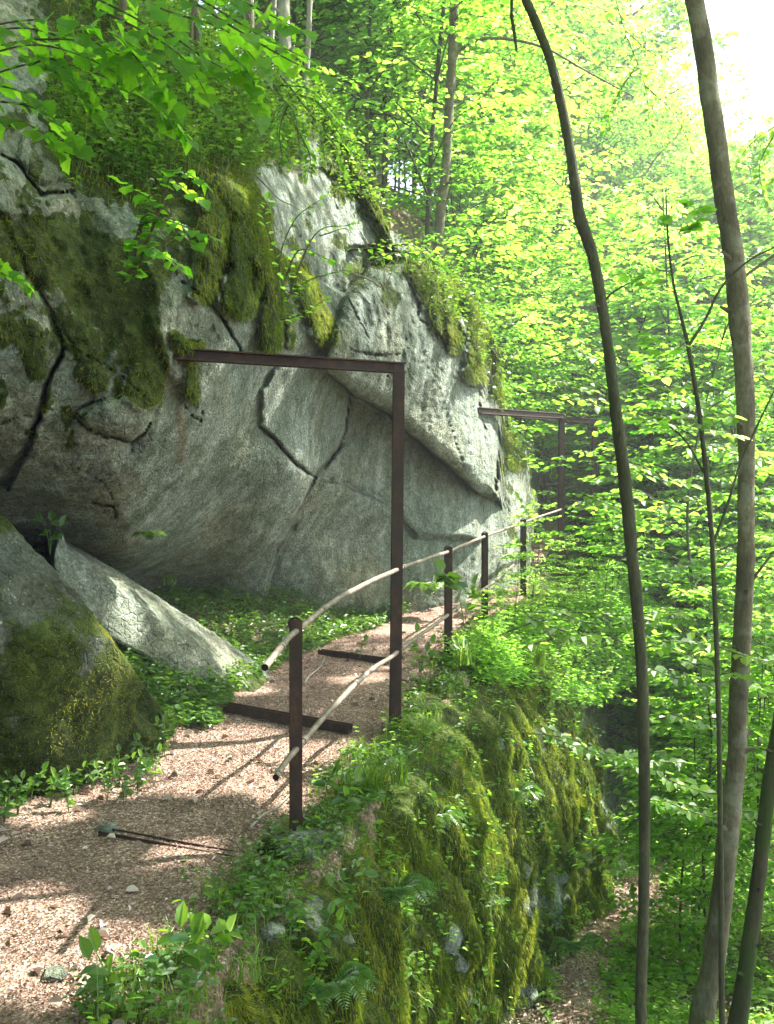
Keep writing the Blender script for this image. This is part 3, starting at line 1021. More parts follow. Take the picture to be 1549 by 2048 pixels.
moss_on('moss', WP, wm * sstep(14, 12.5, wy[Wi]) * sstep(1.2, 2, wy[Wi]), 560000, .025, MAT['moss'], wall_o, .9, facing(WP), .42)
strands(60000, np.clip(wm - .4, 0, 1) * sstep(14, 12.5, wy[Wi]) * sstep(1.2, 2, wy[Wi]) * sstep(.1, .25, Wv), WP, facing(WP), MAT['moss'], wall_o, .038)
moss_on('moss', CL, MOSSX * np.concatenate([np.ones((CL.shape[0], cols.size)), np.zeros((CL.shape[0], 12))], 1), 300000, .030, MAT['moss'], cl_o, .7, facing(CL), .45)
strands(26000, np.concatenate([MOSSX[:, :cols.size] > .85, np.zeros((CL.shape[0], 12), bool)], 1) * 1.0, CL, facing(CL), MAT['moss'], cl_o, .042)
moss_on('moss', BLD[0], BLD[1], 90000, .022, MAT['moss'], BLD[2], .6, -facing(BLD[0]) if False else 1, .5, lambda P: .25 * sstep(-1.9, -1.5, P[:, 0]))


# ------------------------------------------------------------------ steel posts, portals, sleepers and rails
def prism(geo, p0, p1, sec, side, r=.5):
    """extrude a 2-D section (list of (u, v)) from p0 to p1; side = direction of u"""
    p0, p1 = np.array(p0, float), np.array(p1, float)
    T = norm(p1 - p0)
    U = norm(np.asarray(side, float) - T * np.dot(side, T))
    W = np.cross(T, U)
    s = np.array(sec)
    n = len(s)
    A = p0 + s[:, :1] * U + s[:, 1:] * W
    B = p1 + s[:, :1] * U + s[:, 1:] * W
    i = np.arange(n)
    F = np.stack([i, (i + 1) % n, (i + 1) % n + n, i + n], -1)
    geo.add(np.concatenate([A, B]), F, r)
    geo.add(np.concatenate([A, B]), np.array([list(range(n))[::-1], list(range(n, 2 * n))]), r)


def hsec(w, d, t):
    w, d = w / 2, d / 2
    h = t / 2
    return [(-w, -d), (w, -d), (w, -d + t), (h, -d + t), (h, d - t), (w, d - t), (w, d), (-w, d), (-w, d - t), (-h, d - t), (-h, -d + t), (-w, -d + t)]


def lsec(w, t):
    return [(-w / 2, -w / 2), (w / 2, -w / 2), (w / 2, -w / 2 + t), (-w / 2 + t, -w / 2 + t), (-w / 2 + t, w / 2), (-w / 2, w / 2)]


TOP = [(530, 1335, 3.9), (560, 1298, 4.3), (592, 1263, 4.8), (690, 1190, 5.75), (797, 1138, 6.9), (897, 1103, 8.8), (970, 1073, 11.2), (1047, 1045, 13), (1122, 1019, 14.6)]
LOW = [(552, 1556, 4.33), (592, 1500, 4.8), (715, 1364, 5.95), (797, 1303, 6.9), (897, 1229, 8.8), (985, 1166, 11.2), (1030, 1128, 13)]
tp = np.array([at(*p) for p in TOP])
lw = np.array([at(*p) for p in LOW])


def post(px, D, ztop, zbot, wd, name='railing_post', label='', lean=0.0, grp=None):
    x = (px - CX) / F_PX * D
    t = thing(name, label, 'post', (x, D, zbot), grp)
    g = Geo()
    prism(g, (0, 0, -.1), (lean, 0, ztop - zbot), hsec(wd, wd * .9, .007), (1, .15, 0))
    g.build('upright', MAT['rust'], t)
    g = Geo()   # ring the rail passes through
    a = np.linspace(0, 2 * math.pi, 15)
    loop = np.stack([.030 * np.cos(a) - .002, 0 * a - wd * .30, .030 * np.sin(a) + ztop - zbot - .018], -1)
    tube(g, loop, .006, 6)
    g.build('rail_ring', MAT['rust'], t, smooth=True)
    return t


def zat(P, D):
    return np.interp(D, P[:, 1], P[:, 2])


post(592, 4.83, zat(tp, 4.83) + .05, -.02, .060, label='nearest short rusty railing post on a mossy stone, where both rails end')
post(897, 8.8, zat(tp, 8.8) + .04, .1, .062, label='short rusty railing post just past the near tall frame')
post(970, 11.2, zat(tp, 11.2) + .04, .2, .065, label='short rusty railing post second past the near tall frame')
post(1047, 13.0, zat(tp, 13.0) + .04, .3, .065, label='short rusty railing post nearest the far tall frame, among leaves')


def portal(px0, D0, ptop, pbot, beam_px, beam_py, beam_D, w, label, name='steel_portal'):
    A = at(px0, ptop, D0)
    Bb = at(pbot[0], pbot[1], D0)
    C = at(beam_px, beam_py, beam_D)
    t = thing(name, label, 'steel frame', tuple(Bb))
    off = Bb
    g = Geo()
    prism(g, Bb - off + np.array([0, 0, -.25]), A - off + np.array([0, 0, -w * .35]), hsec(w, w, .009), (1, .1, 0))
    g.build('upright', MAT['rust'], t)
    g = Geo()
    d = norm(A - C)
    prism(g, C - d * (.5 if D0 < 10 else .08) - off, A + d * w * .55 - off + np.array([0, 0, .004]), hsec(w * 1.0, w * .95, .009), (0, 1, .0))
    g.build('crossbeam', MAT['rust'], t)
    g = Geo()   # gusset in the corner
    q = A - off
    prism(g, q + np.array([-.10, -w * .52, -w * .5]), q + np.array([-.10, -w * .46, -w * .5]), [(0, 0), (.07, 0), (.07, -.09)], (1, 0, 0))
    g.build('gusset', MAT['rust'], t)
    for bx, bz in ((-.075, -.02), (-.03, -.06)):
        g = Geo()
        a6 = [(.011 * math.cos(k_), .011 * math.sin(k_)) for k_ in np.linspace(0, 2 * math.pi, 7)[:-1]]
        prism(g, q + np.array([bx, -w * .53, -w * .5 + bz]), q + np.array([bx, -w * .53 - .014, -w * .5 + bz]), a6, (1, 0, 0))
        g.build('bolt', MAT['rust'], t)
    return t


portal(798, 6.9, 737, (790, 1432), 350, 708, 6.28, .076, 'near tall rusty steel frame, its crossbeam let into the rock over the path')
portal(1124, 14.7, 833, (1122, 1165), 962, 822, float(cliff_pt(962, 822)[1]) - .04, .080, 'far tall rusty steel frame standing past the end of the rails')
portal(1190, 16.8, 844, (1186, 1120), 1030, 830, 14.9, .080, 'farthest tall rusty steel frame, half hidden by leaves')


def sleeper(a, b, label, h=.06):
    a, b = np.array(a), np.array(b)
    o_ = (a + b) / 2
    g = Geo()
    prism(g, a - o_, b - o_, [(-.035, -.05), (.035, -.05), (.035, -.045 + h), (.028, -.045 + h), (.028, -.03), (-.028, -.03), (-.028, -.045 + h), (-.035, -.045 + h)], (0, 1, 0))
    o = g.build('steel_sleeper', MAT['rust'])
    o.location = tuple(o_)
    tag(o, label, 'sleeper')


def gpt(px, D, dz=0.0):
    x = (px - CX) / F_PX * D
    return np.array([x, D, float(H(x, D)) + dz])


sleeper(gpt(452, 7.05, .05), gpt(702, 6.74, .055), 'rusty channel laid across the path between rock and near frame', .056)
sleeper(gpt(205, 4.93, .022), gpt(470, 4.72, .004), 'thin dark channel nearly buried across the path beside the nearest post', .05)
sleeper(gpt(640, 9.2, .04), gpt(775, 8.9, .04), 'dark channel across the path beyond the near frame')


def rail(P, label, joints, n=160):
    C = resample(P, n)
    C[:, 2] += .004 * noise(C, 3, 7)
    o_ = C[0].copy()
    t = thing('hand_rail', label, 'rail', tuple(o_))
    C = C - o_
    g = Geo()
    rr = .0155 + .0015 * noise(C, 4, 9)
    tube(g, C, rr, 14, cap=False)
    g.build('pipe', MAT['rail'], t, smooth=True)
    T0 = norm(C[1] - C[0])
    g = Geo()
    tube(g, np.array([C[0] + T0 * .004, C[0] + T0 * .06]), .0138, 14)  # near-black plug stands in for the shade inside the open pipe
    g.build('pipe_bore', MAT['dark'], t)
    for j in joints:
        i = int(j * (n - 1))
        g = Geo()
        tube(g, C[i - 1:i + 1] if i > 0 else C[:2], .0195, 14)
        g.build('pipe_joint', MAT['rail'], t, smooth=False)


rail(tp, 'upper hand rail of weathered pipe rising along the path edge', (.14, .33, .52, .68, .82))
rail(lw, 'lower hand rail of weathered pipe beneath the upper one', (.20, .335, .52, .7, .85))

# stone at the foot of the nearest post
rock_lump('mossy_stone', (-.44, 4.75, -.02), (.24, .17, .10), .3, 77, MAT['rock'],
          lambda P: np.clip(.5 - 3 * (P[..., 0] + .50), 0, 1), 'half mossy stone at the foot of the nearest railing post', 'stone', .12, 2.4)

# ------------------------------------------------------------------ trees seen one by one
def trunk_px(geo, pts, D, sides=14, n=70, rough=.10, seed=0, slope=0.0):
    """pts: (px, py, width_px[, D]) from bottom to top"""
    P, R = [], []
    for q in pts:
        d = q[3] if len(q) > 3 else D
        P.append(at(q[0], q[1], d))
        R.append(q[2] * .415 * d / F_PX)
    P, R = np.array(P), np.array(R)
    C = resample(P, n)
    rr = np.interp(np.linspace(0, len(P) - 1, n), np.arange(len(P)), R)
    C[1:-1] += .3 * rr[1:-1, None] * noise(C[1:-1] + seed, 2.2, seed)[:, None] * np.array([1, .5, 0])
    tube(geo, C, rr, sides, rough=rough, seed=seed)
    if sides > 10:
        st_ = np.random.default_rng(seed + 5)
        for _ in range(9):
            i = st_.integers(5, n - 5)
            a = st_.random() * 6.28
            d_ = np.array([math.cos(a), math.sin(a), .45])
            L_ = rr[i] * (1.3 + 1.2 * st_.random())
            tube(geo, np.array([C[i] + d_ * rr[i] * .3, C[i] + d_ * rr[i] * 1.0, C[i] + d_ * (rr[i] + L_ * .5)]), np.array([rr[i] * .55, rr[i] * .30, rr[i] * .10]), 7, rough=.1, seed=i)
    return C


def root_of(pts, D):
    q = pts[0]
    return at(q[0], q[1], q[3] if len(q) > 3 else D)


def spray_leaves(g, P0, P1, n, wid, size, droop=.12, jit=.35, r=None, mat_r=.5, up=(0, 0, 1)):
    """flat spray of leaves along a twig from P0 to P1"""
    P0, P1 = np.asarray(P0, float), np.asarray(P1, float)
    t = rng.random(n) ** .8
    T = norm(P1 - P0)
    Sd = norm(np.cross(T, np.array(up, float)))
    s = (rng.random(n) * 2 - 1)
    w = wid * np.sin(np.clip(.12 + .88 * t, 0, 1) * math.pi) ** .6
    P = P0 + t[:, None] * (P1 - P0) + (s * w)[:, None] * Sd
    P[:, 2] -= droop * (s * w) ** 2 / max(wid, .01) + .02 * rng.random(n)
    Dr = T * (.6 + .3 * rng.random(n)[:, None]) + Sd * np.sign(s)[:, None] * .8 + np.array([0, 0, -.25]) + jit * .6 * rng.standard_normal((n, 3))
    Nn = np.array(up, float) + jit * rng.standard_normal((n, 3))
    add_leaves(g, P, Dr, Nn, size * (.5 + .9 * rng.random(n)), .85, .10, r)


def young_tree(seed, h, nbr, blen, lsize, stem_r, h0=.15, lpb=90, dens=1.0):
    """understorey tree: slim stem, arching limbs, flat layers of leaves"""
    st = np.random.default_rng(seed)
    wood, lf = Geo(), Geo()
    lean = st.standard_normal(2) * .08 * h
    C = resample([(0, 0, -.3), (lean[0] * .15, lean[1] * .15, h * .3), (lean[0] * .5 + .04 * h * st.standard_normal(), lean[1] * .5, h * .65), (lean[0], lean[1], h)], 24)
    tube(wood, C, stem_r * np.linspace(1, .18, 24), 7, rough=.08, seed=seed)
    for b in range(nbr):
        f = h0 + (1 - h0) * (b + st.random()) / nbr
        i = min(23, int(f * 23))
        base = C[i]
        az = b * 2.4 + st.standard_normal() * .5
        L = blen * (1 - .55 * max(0, (f - .45) / .55)) * (.55 + .6 * st.random())
        d = np.array([math.cos(az), math.sin(az), 0])
        rise = .35 + .3 * st.random()
        mid = base + d * L * .5 + np.array([0, 0, L * rise * .5])
        end = base + d * L + np.array([0, 0, L * rise * .42])
        bc = resample([base, mid, end], 8)
        tube(wood, bc, stem_r * .34 * np.linspace(1, .25, 8), 4, cap=False)
        # side twigs carry the leaves in one flat layer
        nt_ = 5
        for q in range(nt_):
            k = .30 + .7 * q / (nt_ - 1)
            pt = bc[min(7, int(k * 7))]
            sg = (1 if q % 2 else -1)
            a2 = az + sg * (.9 if q < nt_ - 1 else 0.1) + .25 * st.standard_normal()
            l2 = L * (.55 - .25 * k) + .12
            e2 = pt + l2 * np.array([math.cos(a2), math.sin(a2), .02 + .12 * st.standard_normal()])
            tube(wood, np.array([pt, e2]), stem_r * .1, 3, cap=False)
            nn = int(lpb / nt_ * dens * (.7 + .6 * st.random()))
            spray_leaves(lf, pt, e2, nn, l2 * .42 + .05, lsize, .25, .33,
                         np.clip(.5 + .22 * st.standard_normal() + .2 * rng.standard_normal(nn), 0, 1))
    return wood, lf


def big_tree(seed, h, r0, crown0, crad, nclump, lpc, lsize):
    """tall tree: tapered trunk, limbs and leaf layers"""
    st = np.random.default_rng(seed)
    wood, lf = Geo(), Geo()
    lx, ly = st.standard_normal(2) * .03 * h
    C = resample([(0, 0, -.5), (lx * .2, ly * .2, h * .35), (lx * .6, ly * .6, h * .7), (lx, ly, h)], 30)
    tube(wood, C, r0 * np.concatenate([[1.5, 1.15], np.linspace(1, .15, 28)]), 9, rough=.08, seed=seed)
    for b in range(nclump):
        f = crown0 + (1 - crown0) * ((b + st.random()) / nclump) ** .9
        base = C[min(29, int(f * 29))]
        az = b * 2.4 + st.standard_normal() * .6
        L = crad * math.sqrt(max(.08, 1 - ((f - crown0) / (1 - crown0)) ** 1.6)) * (.35 + .75 * st.random())
        d = np.array([math.cos(az), math.sin(az), 0])
        end = base + d * L + np.array([0, 0, L * (.25 + .4 * st.random())])
        bc = resample([base, base + d * L * .5 + np.array([0, 0, L * .35]), end], 7)
        tube(wood, bc, r0 * .3 * np.linspace(1, .15, 7), 4, cap=False)
        for q in range(4):
            pt = bc[3 + q]
            a2 = az + (.8 if q % 2 else -.8) + .4 * st.standard_normal()
            l2 = L * .38 + .35
            e2 = pt + l2 * np.array([math.cos(a2), math.sin(a2), .1 + .2 * st.standard_normal()])
            nn = int(lpc / 4 * (.6 + .8 * st.random()))
            spray_leaves(lf, pt, e2, nn, l2 * .5, lsize, .3, .45,
                         np.clip(.5 + .25 * st.standard_normal() + .18 * rng.standard_normal(nn), 0, 1))
    return wood, lf


def plant_px(name, label, cat, parts, bark, D, leaves=None, leafmat=None, group=None):
    """a tree traced as stems: parts = list of (part_name, [stems])"""
    r0 = root_of(parts[0][1][0], D)
    t = thing(name, label, cat, tuple(r0), group)
    for k, (pn, stems) in enumerate(parts):
        g = Geo()
        for s_i, st in enumerate(stems):
            trunk_px(g, st, D, 14 if k == 0 else 7, 90 if k == 0 else 30, .09 if k == 0 else .05, 100 + s_i + k * 10)
        g.build(pn, bark, t, smooth=True, offset=r0)
    if leaves is not None:
        leaves.build('crown', leafmat or MAT['leaf'], t, offset=r0)
    return t


# lit places: (x, y, radius) on the plane z = .1 kept sunlit by gaps cut in the crowns
LIT = [(-.45, 5.6, .3), (-.80, 6.1, .62), (-1.15, 6.35, .45), (-.25, 6.25, .35), (-1.45, 3.75, .50), (-1.0, 3.55, .40), (-.9, 4.7, .22), (-1.3, 7.6, .30), (-.3, 8.2, .25),
       (1.55, 8.5, .40), (1.35, 7.6, .28), (1.9, 9.3, .25), (2.6, 7.9, .55), (2.9, 9.2, .45), (2.2, 6.9, .3), (-1.7, 5.2, .3), (-2.1, 5.6, .3), (.6, 7.0, .25), (.9, 9.2, .3), (.2, 5.6, .25)]
# rock rims that catch light
for (px, py, r) in ((625, 560, .22), (600, 190, .3), (735, 380, .2), (800, 500, .18), (1025, 870, .25), (430, 730, .16), (640, 650, .18), (480, 380, .12), (230, 1280, .2)):
    p = cliff_pt(px, py) if py < 1000 else at(px, py, 5.7)
    LIT.append((p[0] + S[0] / S[2] * (.1 - p[2]), p[1] + S[1] / S[2] * (.1 - p[2]), r))


for (px, py, r) in ((960, 1680, .22), (985, 1640, .15), (1075, 1700, .24), (1100, 1600, .22), (1050, 1560, .2), (1130, 1650, .2), (1110, 1540, .18), (930, 1560, .12), (850, 1440, .15), (1000, 1760, .14), (880, 1700, .08)):
    q = np.argmin((pxw - px) ** 2 + (pyw - py) ** 2 + 1e6 * (WP[..., 1] < 2))
    p = WP.reshape(-1, 3)[q]
    LIT.append((p[0] + S[0] / S[2] * (.1 - p[2]), p[1] + S[1] / S[2] * (.1 - p[2]), r * 1.45))
for (px, py, D, r) in ((1250, 1520, 7.0, .3), (1150, 1480, 7.2, .25), (1240, 1250, 6.5, .35), (1120, 1235, 6.8, .3), (1380, 1300, 6.4, .3), (1200, 770, 6.6, .3), (1330, 820, 6.5, .3), (1160, 1900, 7.0, .3), (1110, 1960, 6.7, .3), (1060, 1880, 7.0, .2),
                       (1420, 1440, 6.8, .25), (1350, 1610, 6.9, .25), (820, 500, 8.1, .3), (330, 450, 5.3, .15), (1030, 1130, 10, .4), (930, 1300, 7.6, .25), (100, 1590, 5.3, .25), (250, 1540, 5.6, .25)):
    p = at(px, py, D)
    LIT.append((p[0] + S[0] / S[2] * (.1 - p[2]), p[1] + S[1] / S[2] * (.1 - p[2]), r))

dr_ = np.random.default_rng(99)
for _ in range(26):      # flecks of sun on the wall
    j_ = dr_.integers(np.searchsorted(wy, 4.5), np.searchsorted(wy, 11))
    p = WP[j_, dr_.integers(20, 140)]
    LIT.append((p[0] + S[0] / S[2] * (.1 - p[2]), p[1] + S[1] / S[2] * (.1 - p[2]), .12 + .16 * dr_.random()))
for i in range(60):      # scattered flecks on the lower ground and the upper path
    a, b = dr_.random(2)
    p = (1.6 + 3.6 * a, 6 + 7 * b, -2.0) if i < 26 else (-2.2 + 3 * a, 2.8 + 8 * b, .1)
    LIT.append((p[0] + S[0] / S[2] * (.1 - p[2]), p[1] + S[1] / S[2] * (.1 - p[2]), (.18 + .28 * dr_.random()) if i < 26 else .05 + .10 * dr_.random()))


def canopy_leaves(n, c, r, lsize, seed, keep_noise=.0):
    """leaves of one overhead crown in layers, thinned where light falls through"""
    st = np.random.default_rng(seed)
    nc = max(6, n // 60)
    d = norm(st.standard_normal((nc, 3)))
    cc = np.array(c) + d * (st.random(nc) ** .45)[:, None] * np.array(r)
    i = st.integers(0, nc, n)
    P = cc[i] + st.standard_normal((n, 3)) * np.array([.42, .42, .10])
    gxp = P[:, 0] - S[0] / S[2] * (P[:, 2] - .1)
    gyp = P[:, 1] - S[1] / S[2] * (P[:, 2] - .1)
    keep = np.ones(n, bool)
    for (x, y, rr) in LIT:
        dd = np.hypot(gxp - x, (gyp - y)) + .12 * noise(np.stack([gxp, gyp, 0 * gxp], -1), 4.0, 5)
        keep &= dd > rr
    # never let a crown leaf hang inside the picture's own view
    zc = np.maximum(P[:, 1], .05)
    inview = (P[:, 1] > .2) & (np.abs(P[:, 0] / zc) < .41) & (P[:, 2] - CAMZ < zc * .535)
    keep &= ~inview
    P = P[keep]
    g = Geo()
    m = len(P)
    Dr = st.standard_normal((m, 3)) * np.array([1, 1, .35])
    Nn = np.array([0, 0, 1.0]) + .4 * st.standard_normal((m, 3))
    add_leaves(g, P, Dr, Nn, lsize * (.7 + .6 * st.random(m)), .9, .1, st.random(m))
    return g


EXTRA_SHADE_CANOPY = [((2.6, 9.6, 13.0), (4.0, 3.6, 1.8), 20000), ((-3.2, 6.0, 13.2), (4.2, 4.0, 2.0), 18000), ((-1.5, -3.0, 9.0), (5.0, 3.8, 2.6), 14000), ((5.5, -2.5, 8.5), (4.0, 3.6, 3.0), 14000), ((-7.0, 1.0, 9.0), (3.6, 4.4, 3.4), 14000), ((-1.6, 4.4, 7.4), (3.2, 2.8, 1.6), 9000)]  # unseen crowns added to cut sun and sky light
T1 = [(1284, 2400, 32, 5.2), (1283, 2048, 26), (1287, 1750, 27), (1288, 1450, 28), (1277, 1250, 28), (1264, 1100, 30), (1249, 970, 32), (1232, 830, 28), (1218, 700, 26),
      (1203, 600, 26), (1186, 510, 28), (1160, 430, 30), (1146, 330, 24), (1130, 240, 24), (1104, 130, 22), (1070, 40, 22), (1040, -40, 20), (990, -300, 18)]
T2 = [(1385, 2330, 78, 6.3), (1405, 2040, 60), (1425, 1930, 52), (1442, 1800, 52), (1462, 1620, 48), (1476, 1450, 44), (1488, 1250, 42), (1493, 1050, 40), (1496, 900, 40),
      (1492, 750, 44), (1482, 640, 50), (1466, 500, 48), (1448, 380, 46), (1428, 240, 46), (1404, 90, 44), (1388, -20, 44), (1340, -400, 38)]
T4 = [(1440, 2200, 60, 6.0), (1478, 2040, 44), (1500, 1900, 36), (1520, 1740, 34), (1536, 1600, 34), (1560, 1450, 34), (1620, 1100, 32), (1700, 600, 26)]
can1 = canopy_leaves(22000, (6.3, 7.4, 10.8), (3.4, 3.0, 2.6), .11, 201)  # crowns set out of view, along the sun direction, to shade path and wall
can2 = canopy_leaves(26000, (8.6, 10.6, 11.6), (3.6, 3.2, 3.0), .11, 202)
can3 = canopy_leaves(22000, (5.6, 4.4, 9.6), (3.4, 2.8, 2.4), .11, 203)
plant_px('slender_tree', 'thin dark trunk bowing left towards its top, in front of the mossy wall', 'tree',
         [('trunk', [T1]), ('dead_branch', [[(1000, -120, 9, 5.2), (1022, -20, 8, 5.2), (1024, 30, 8), (1030, 70, 8), (1034, 103, 5)]]), ('dead_branch', [[(1206, 606, 7, 5.2), (1226, 585, 5), (1260, 565, 3)]])],
         MAT['bark_dark'], 5.2, can3)
plant_px('tall_tree', 'thickest pale brown trunk at the right, curving in from the bottom', 'tree',
         [('trunk', [T2]), ('branch', [[(1482, 560, 10, 6.3), (1500, 545, 8), (1549, 510, 7), (1620, 460, 5)]]), ('branch', [[(1492, 1180, 9, 6.3), (1520, 1140, 7), (1560, 1090, 5)]])],
         MAT['bark'], 6.3, can1)
plant_px('mossy_tree', 'dark mossy trunk leaning right at the lower right corner', 'tree', [('trunk', [T4])], MAT['bark_moss'], 6.0, can2)

T3 = [(1446, 2260, 17, 5.7), (1444, 1980, 14), (1442, 1700, 13), (1440, 1500, 12), (1434, 1300, 12), (1428, 1150, 12), (1422, 1040, 12), (1408, 900, 12), (1396, 810, 11), (1378, 700, 10), (1362, 630, 7), (1346, 560, 6), (1336, 470, 5), (1332, 380, 3)]
lf3 = Geo()
for (a, b, d0) in (((1378, 700), (1300, 660), 5.7), ((1346, 560), (1260, 540), 5.7), ((1400, 850), (1290, 830), 5.6), ((1336, 470), (1390, 400), 5.8)):
    spray_leaves(lf3, at(*a, d0), at(*b, d0 - .2), 26, .16, .07)
plant_px('forked_sapling', 'thin forked sapling just left of the thickest trunk', 'sapling',
         [('stem', [T3]), ('branch', [[(1376, 694, 8, 5.7), (1410, 640, 7), (1445, 572, 6), (1500, 520, 5), (1560, 490, 4)],
                                      [(1428, 1085, 8, 5.7), (1455, 1010, 7), (1480, 930, 6), (1520, 840, 5), (1560, 760, 4)],
                                      [(1408, 945, 6, 5.7), (1370, 880, 5), (1320, 840, 4), (1300, 830, 3)]])], MAT['bark_dark'], 5.7, lf3)
T5 = [(884, 600, 26, 14.5), (880, 480, 24), (886, 380, 24), (894, 290, 22), (902, 180, 22), (908, 60, 22), (912, -60, 20), (918, -300, 16)]
plant_px('ledge_tree', 'straight grey trunk with one long arching limb, growing behind the rock', 'tree',
         [('trunk', [T5]), ('limb', [[(908, 130, 10, 14.5), (922, 100, 9), (965, 78, 8), (1030, 80, 7), (1095, 98, 6), (1160, 135, 5), (1215, 165, 4), (1270, 195, 3)],
                                     [(886, 80, 6, 14.5), (896, 50, 4), (905, 30, 3)]])], MAT['bark'], 14.5)
for pts, D, lb in (
        ([(578, 320, 34, 11.0), (572, 130, 30), (568, 40, 30), (562, -100, 28), (556, -260, 24)], 11.0, 'pale trunk thickest of the cluster on top of the rock'),
        ([(612, 300, 15, 11.4), (616, 130, 14), (620, 60, 13), (624, -100, 12)], 11.4, 'slim grey trunk right of the pale one on the rock'),
        ([(540, 300, 13, 11.4), (544, 100, 12), (548, 20, 12), (552, -120, 10)], 11.4, 'slim grey trunk left of the pale one on the rock'),
        ([(404, 330, 15, 8.8), (402, 230, 13), (398, 120, 14), (390, 0, 16), (384, -150, 16)], 8.8, 'mossy slim trunk rising above the hanging moss'),
        ([(366, 300, 9, 8.7), (370, 200, 9), (378, 120, 8), (384, 60, 7), (392, -150, 6)], 8.7, 'thinnest stem beside the mossy slim trunk'),
        ([(440, 300, 9, 8.6), (470, 160, 8), (505, 80, 10), (545, -10, 11), (600, -160, 10)], 8.6, 'slanting thin stem leaning right across the rock top'),
        ([(500, 260, 22, 12.0), (500, 60, 20), (498, 0, 20), (496, -150, 18)], 12.0, 'grey trunk behind the leaves left of the cluster'),
        ([(240, 260, 22, 8.2), (236, 100, 20), (246, 0, 18), (250, -150, 18)], 8.2, 'dark trunk deep in shade at the upper left')):
    plant_px('hillside_tree', lb, 'tree', [('trunk', [pts])], MAT['bark_pale'] if 'pale' in lb else MAT['bark'], D)

# ------------------------------------------------------------------ woods behind: kinds built once, then copied
kinds = []
spec = [(301, 5.2, 26, 1.5, .096, .028, .12, 105), (302, 6.8, 30, 1.8, .10, .034, .18, 110), (303, 4.0, 20, 1.25, .092, .022, .06, 95),
        (304, 8.2, 34, 2.0, .105, .042, .25, 115)]
labels = ['slim young tree with flat layers of bright leaves in the woods beyond the railing',
          'arching young tree with airy leaf layers in the woods beyond the railing',
          'low sapling with spreading leaf layers in the woods beyond the railing',
          'taller young tree with loose leaf layers in the woods beyond the railing']
for k, a in enumerate(spec):
    w, l = young_tree(*a)
    t = thing('young_tree', labels[k], 'tree', (0, 0, 0), 'young trees in the woods beyond the railing')
    w.build('trunk', MAT['bark_dark'], t, smooth=True)
    l.build('crown', MAT['leaf'], t)
    kinds.append(t)
big = []
for k, a in enumerate([(401, 15, .13, .28, 3.4, 60, 230, .11), (402, 18, .16, .35, 3.8, 70, 240, .12)]):
    w, l = big_tree(*a)
    t = thing('beech_tree', ['tall beech with a wide bright crown deep in the woods', 'tallest kind of beech with a high open crown deep in the woods'][k], 'tree', (0, 0, 0), 'tall beeches deep in the woods')
    w.build('trunk', MAT['bark'], t, smooth=True)
    l.build('crown', MAT['leaf'], t)
    big.append(t)

used = set()


def put(root, x, y, sc, grp):
    z = float(H(x, y)) - .05
    rz = random.random() * 6.28
    if id(root) not in used:
        used.add(id(root))
        root.location = (x, y, z)
        root.rotation_euler = (0, 0, rz)
        root.scale = (sc, sc, sc)
        return root
    return copy_tree(root, (x, y, z), rz, sc, root['label'], grp)


G1, G2 = 'young trees in the woods beyond the railing', 'tall beeches deep in the woods'
# (px range, D range, count, kinds, scale range, where)
zones = [((1350, 1620), (7.6, 10.5), 8, (2, 0), (.55, .85), 'close behind the thickest trunk'),
         ((1200, 1600), (11.5, 15), 16, (0, 2, 1), (.7, 1.0), 'below the grey overhang'),
         ((1090, 1330), (15, 22), 20, (0, 1, 2), (.75, 1.1), 'past the far tall frames'),
         ((1330, 1650), (15, 22), 18, (0, 1, 3), (.8, 1.15), 'in the ravine right of the thin bowed trunk'),
         ((1050, 1700), (22, 34), 52, (1, 3, 0), (1.15, 1.8), 'on the far side of the ravine'),
         ((1040, 1750), (34, 52), 44, (1, 3), (1.3, 2.0), 'farthest up the ravine')]
kind_words = ['slim young tree with flat leaf layers', 'arching young tree with airy leaves', 'low sapling with spreading leaves', 'taller young tree with loose leaves']


def put_kind(k, x, y, sc, where):
    o = put(kinds[k], x, y, sc, G1)
    o['label'] = kind_words[k] + ' ' + where
    return o


for (pa, pb), (da, db), n, ks, (sa, sb), where in zones:
    for i in range(n):
        px = pa + (pb - pa) * ((i + random.random()) / n)
        D = da + (db - da) * random.random()
        x = (px - CX) / F_PX * D
        if x < ex(D) + .7:
            x = ex(D) + .7 + random.random() * 1.2
        put_kind(random.choice(ks), x, D, random.uniform(sa, sb), where)
for i in range(13):
    D = random.uniform(17.5, 24)
    x = (random.uniform(1275, 1450) - CX) / F_PX * D
    put_kind((1, 3)[i % 2], x, D, random.uniform(1.2, 1.5), 'just right of the thin bowed trunk')
for i in range(46):
    D = random.uniform(14.5, 26)
    px = random.uniform(560, 1080)
    x = min((px - CX) / F_PX * D, cliffx(D) - .3)
    put_kind(random.choice((0, 1, 3)), x, D, random.uniform(.7, 1.25), 'on the slope above the rock')
for i in range(14):
    D = random.uniform(16, 24)
    x = random.uniform(cliffx(D) - 1.2, cliffx(D) + .4)
    put_kind(random.choice((0, 2)), x, D, random.uniform(.6, 1.0), 'at the bend of the upper path')
for i in range(24):
    D = random.uniform(22, 50)
    px = random.uniform(480, 1130)
    o = put(big[i % 2], (px - CX) / F_PX * D, D, random.uniform(.8, 1.2), G2)
    o['label'] = ['tall beech with a wide bright crown', 'very tall beech with a high open crown'][i % 2] + ' above and behind the rock'
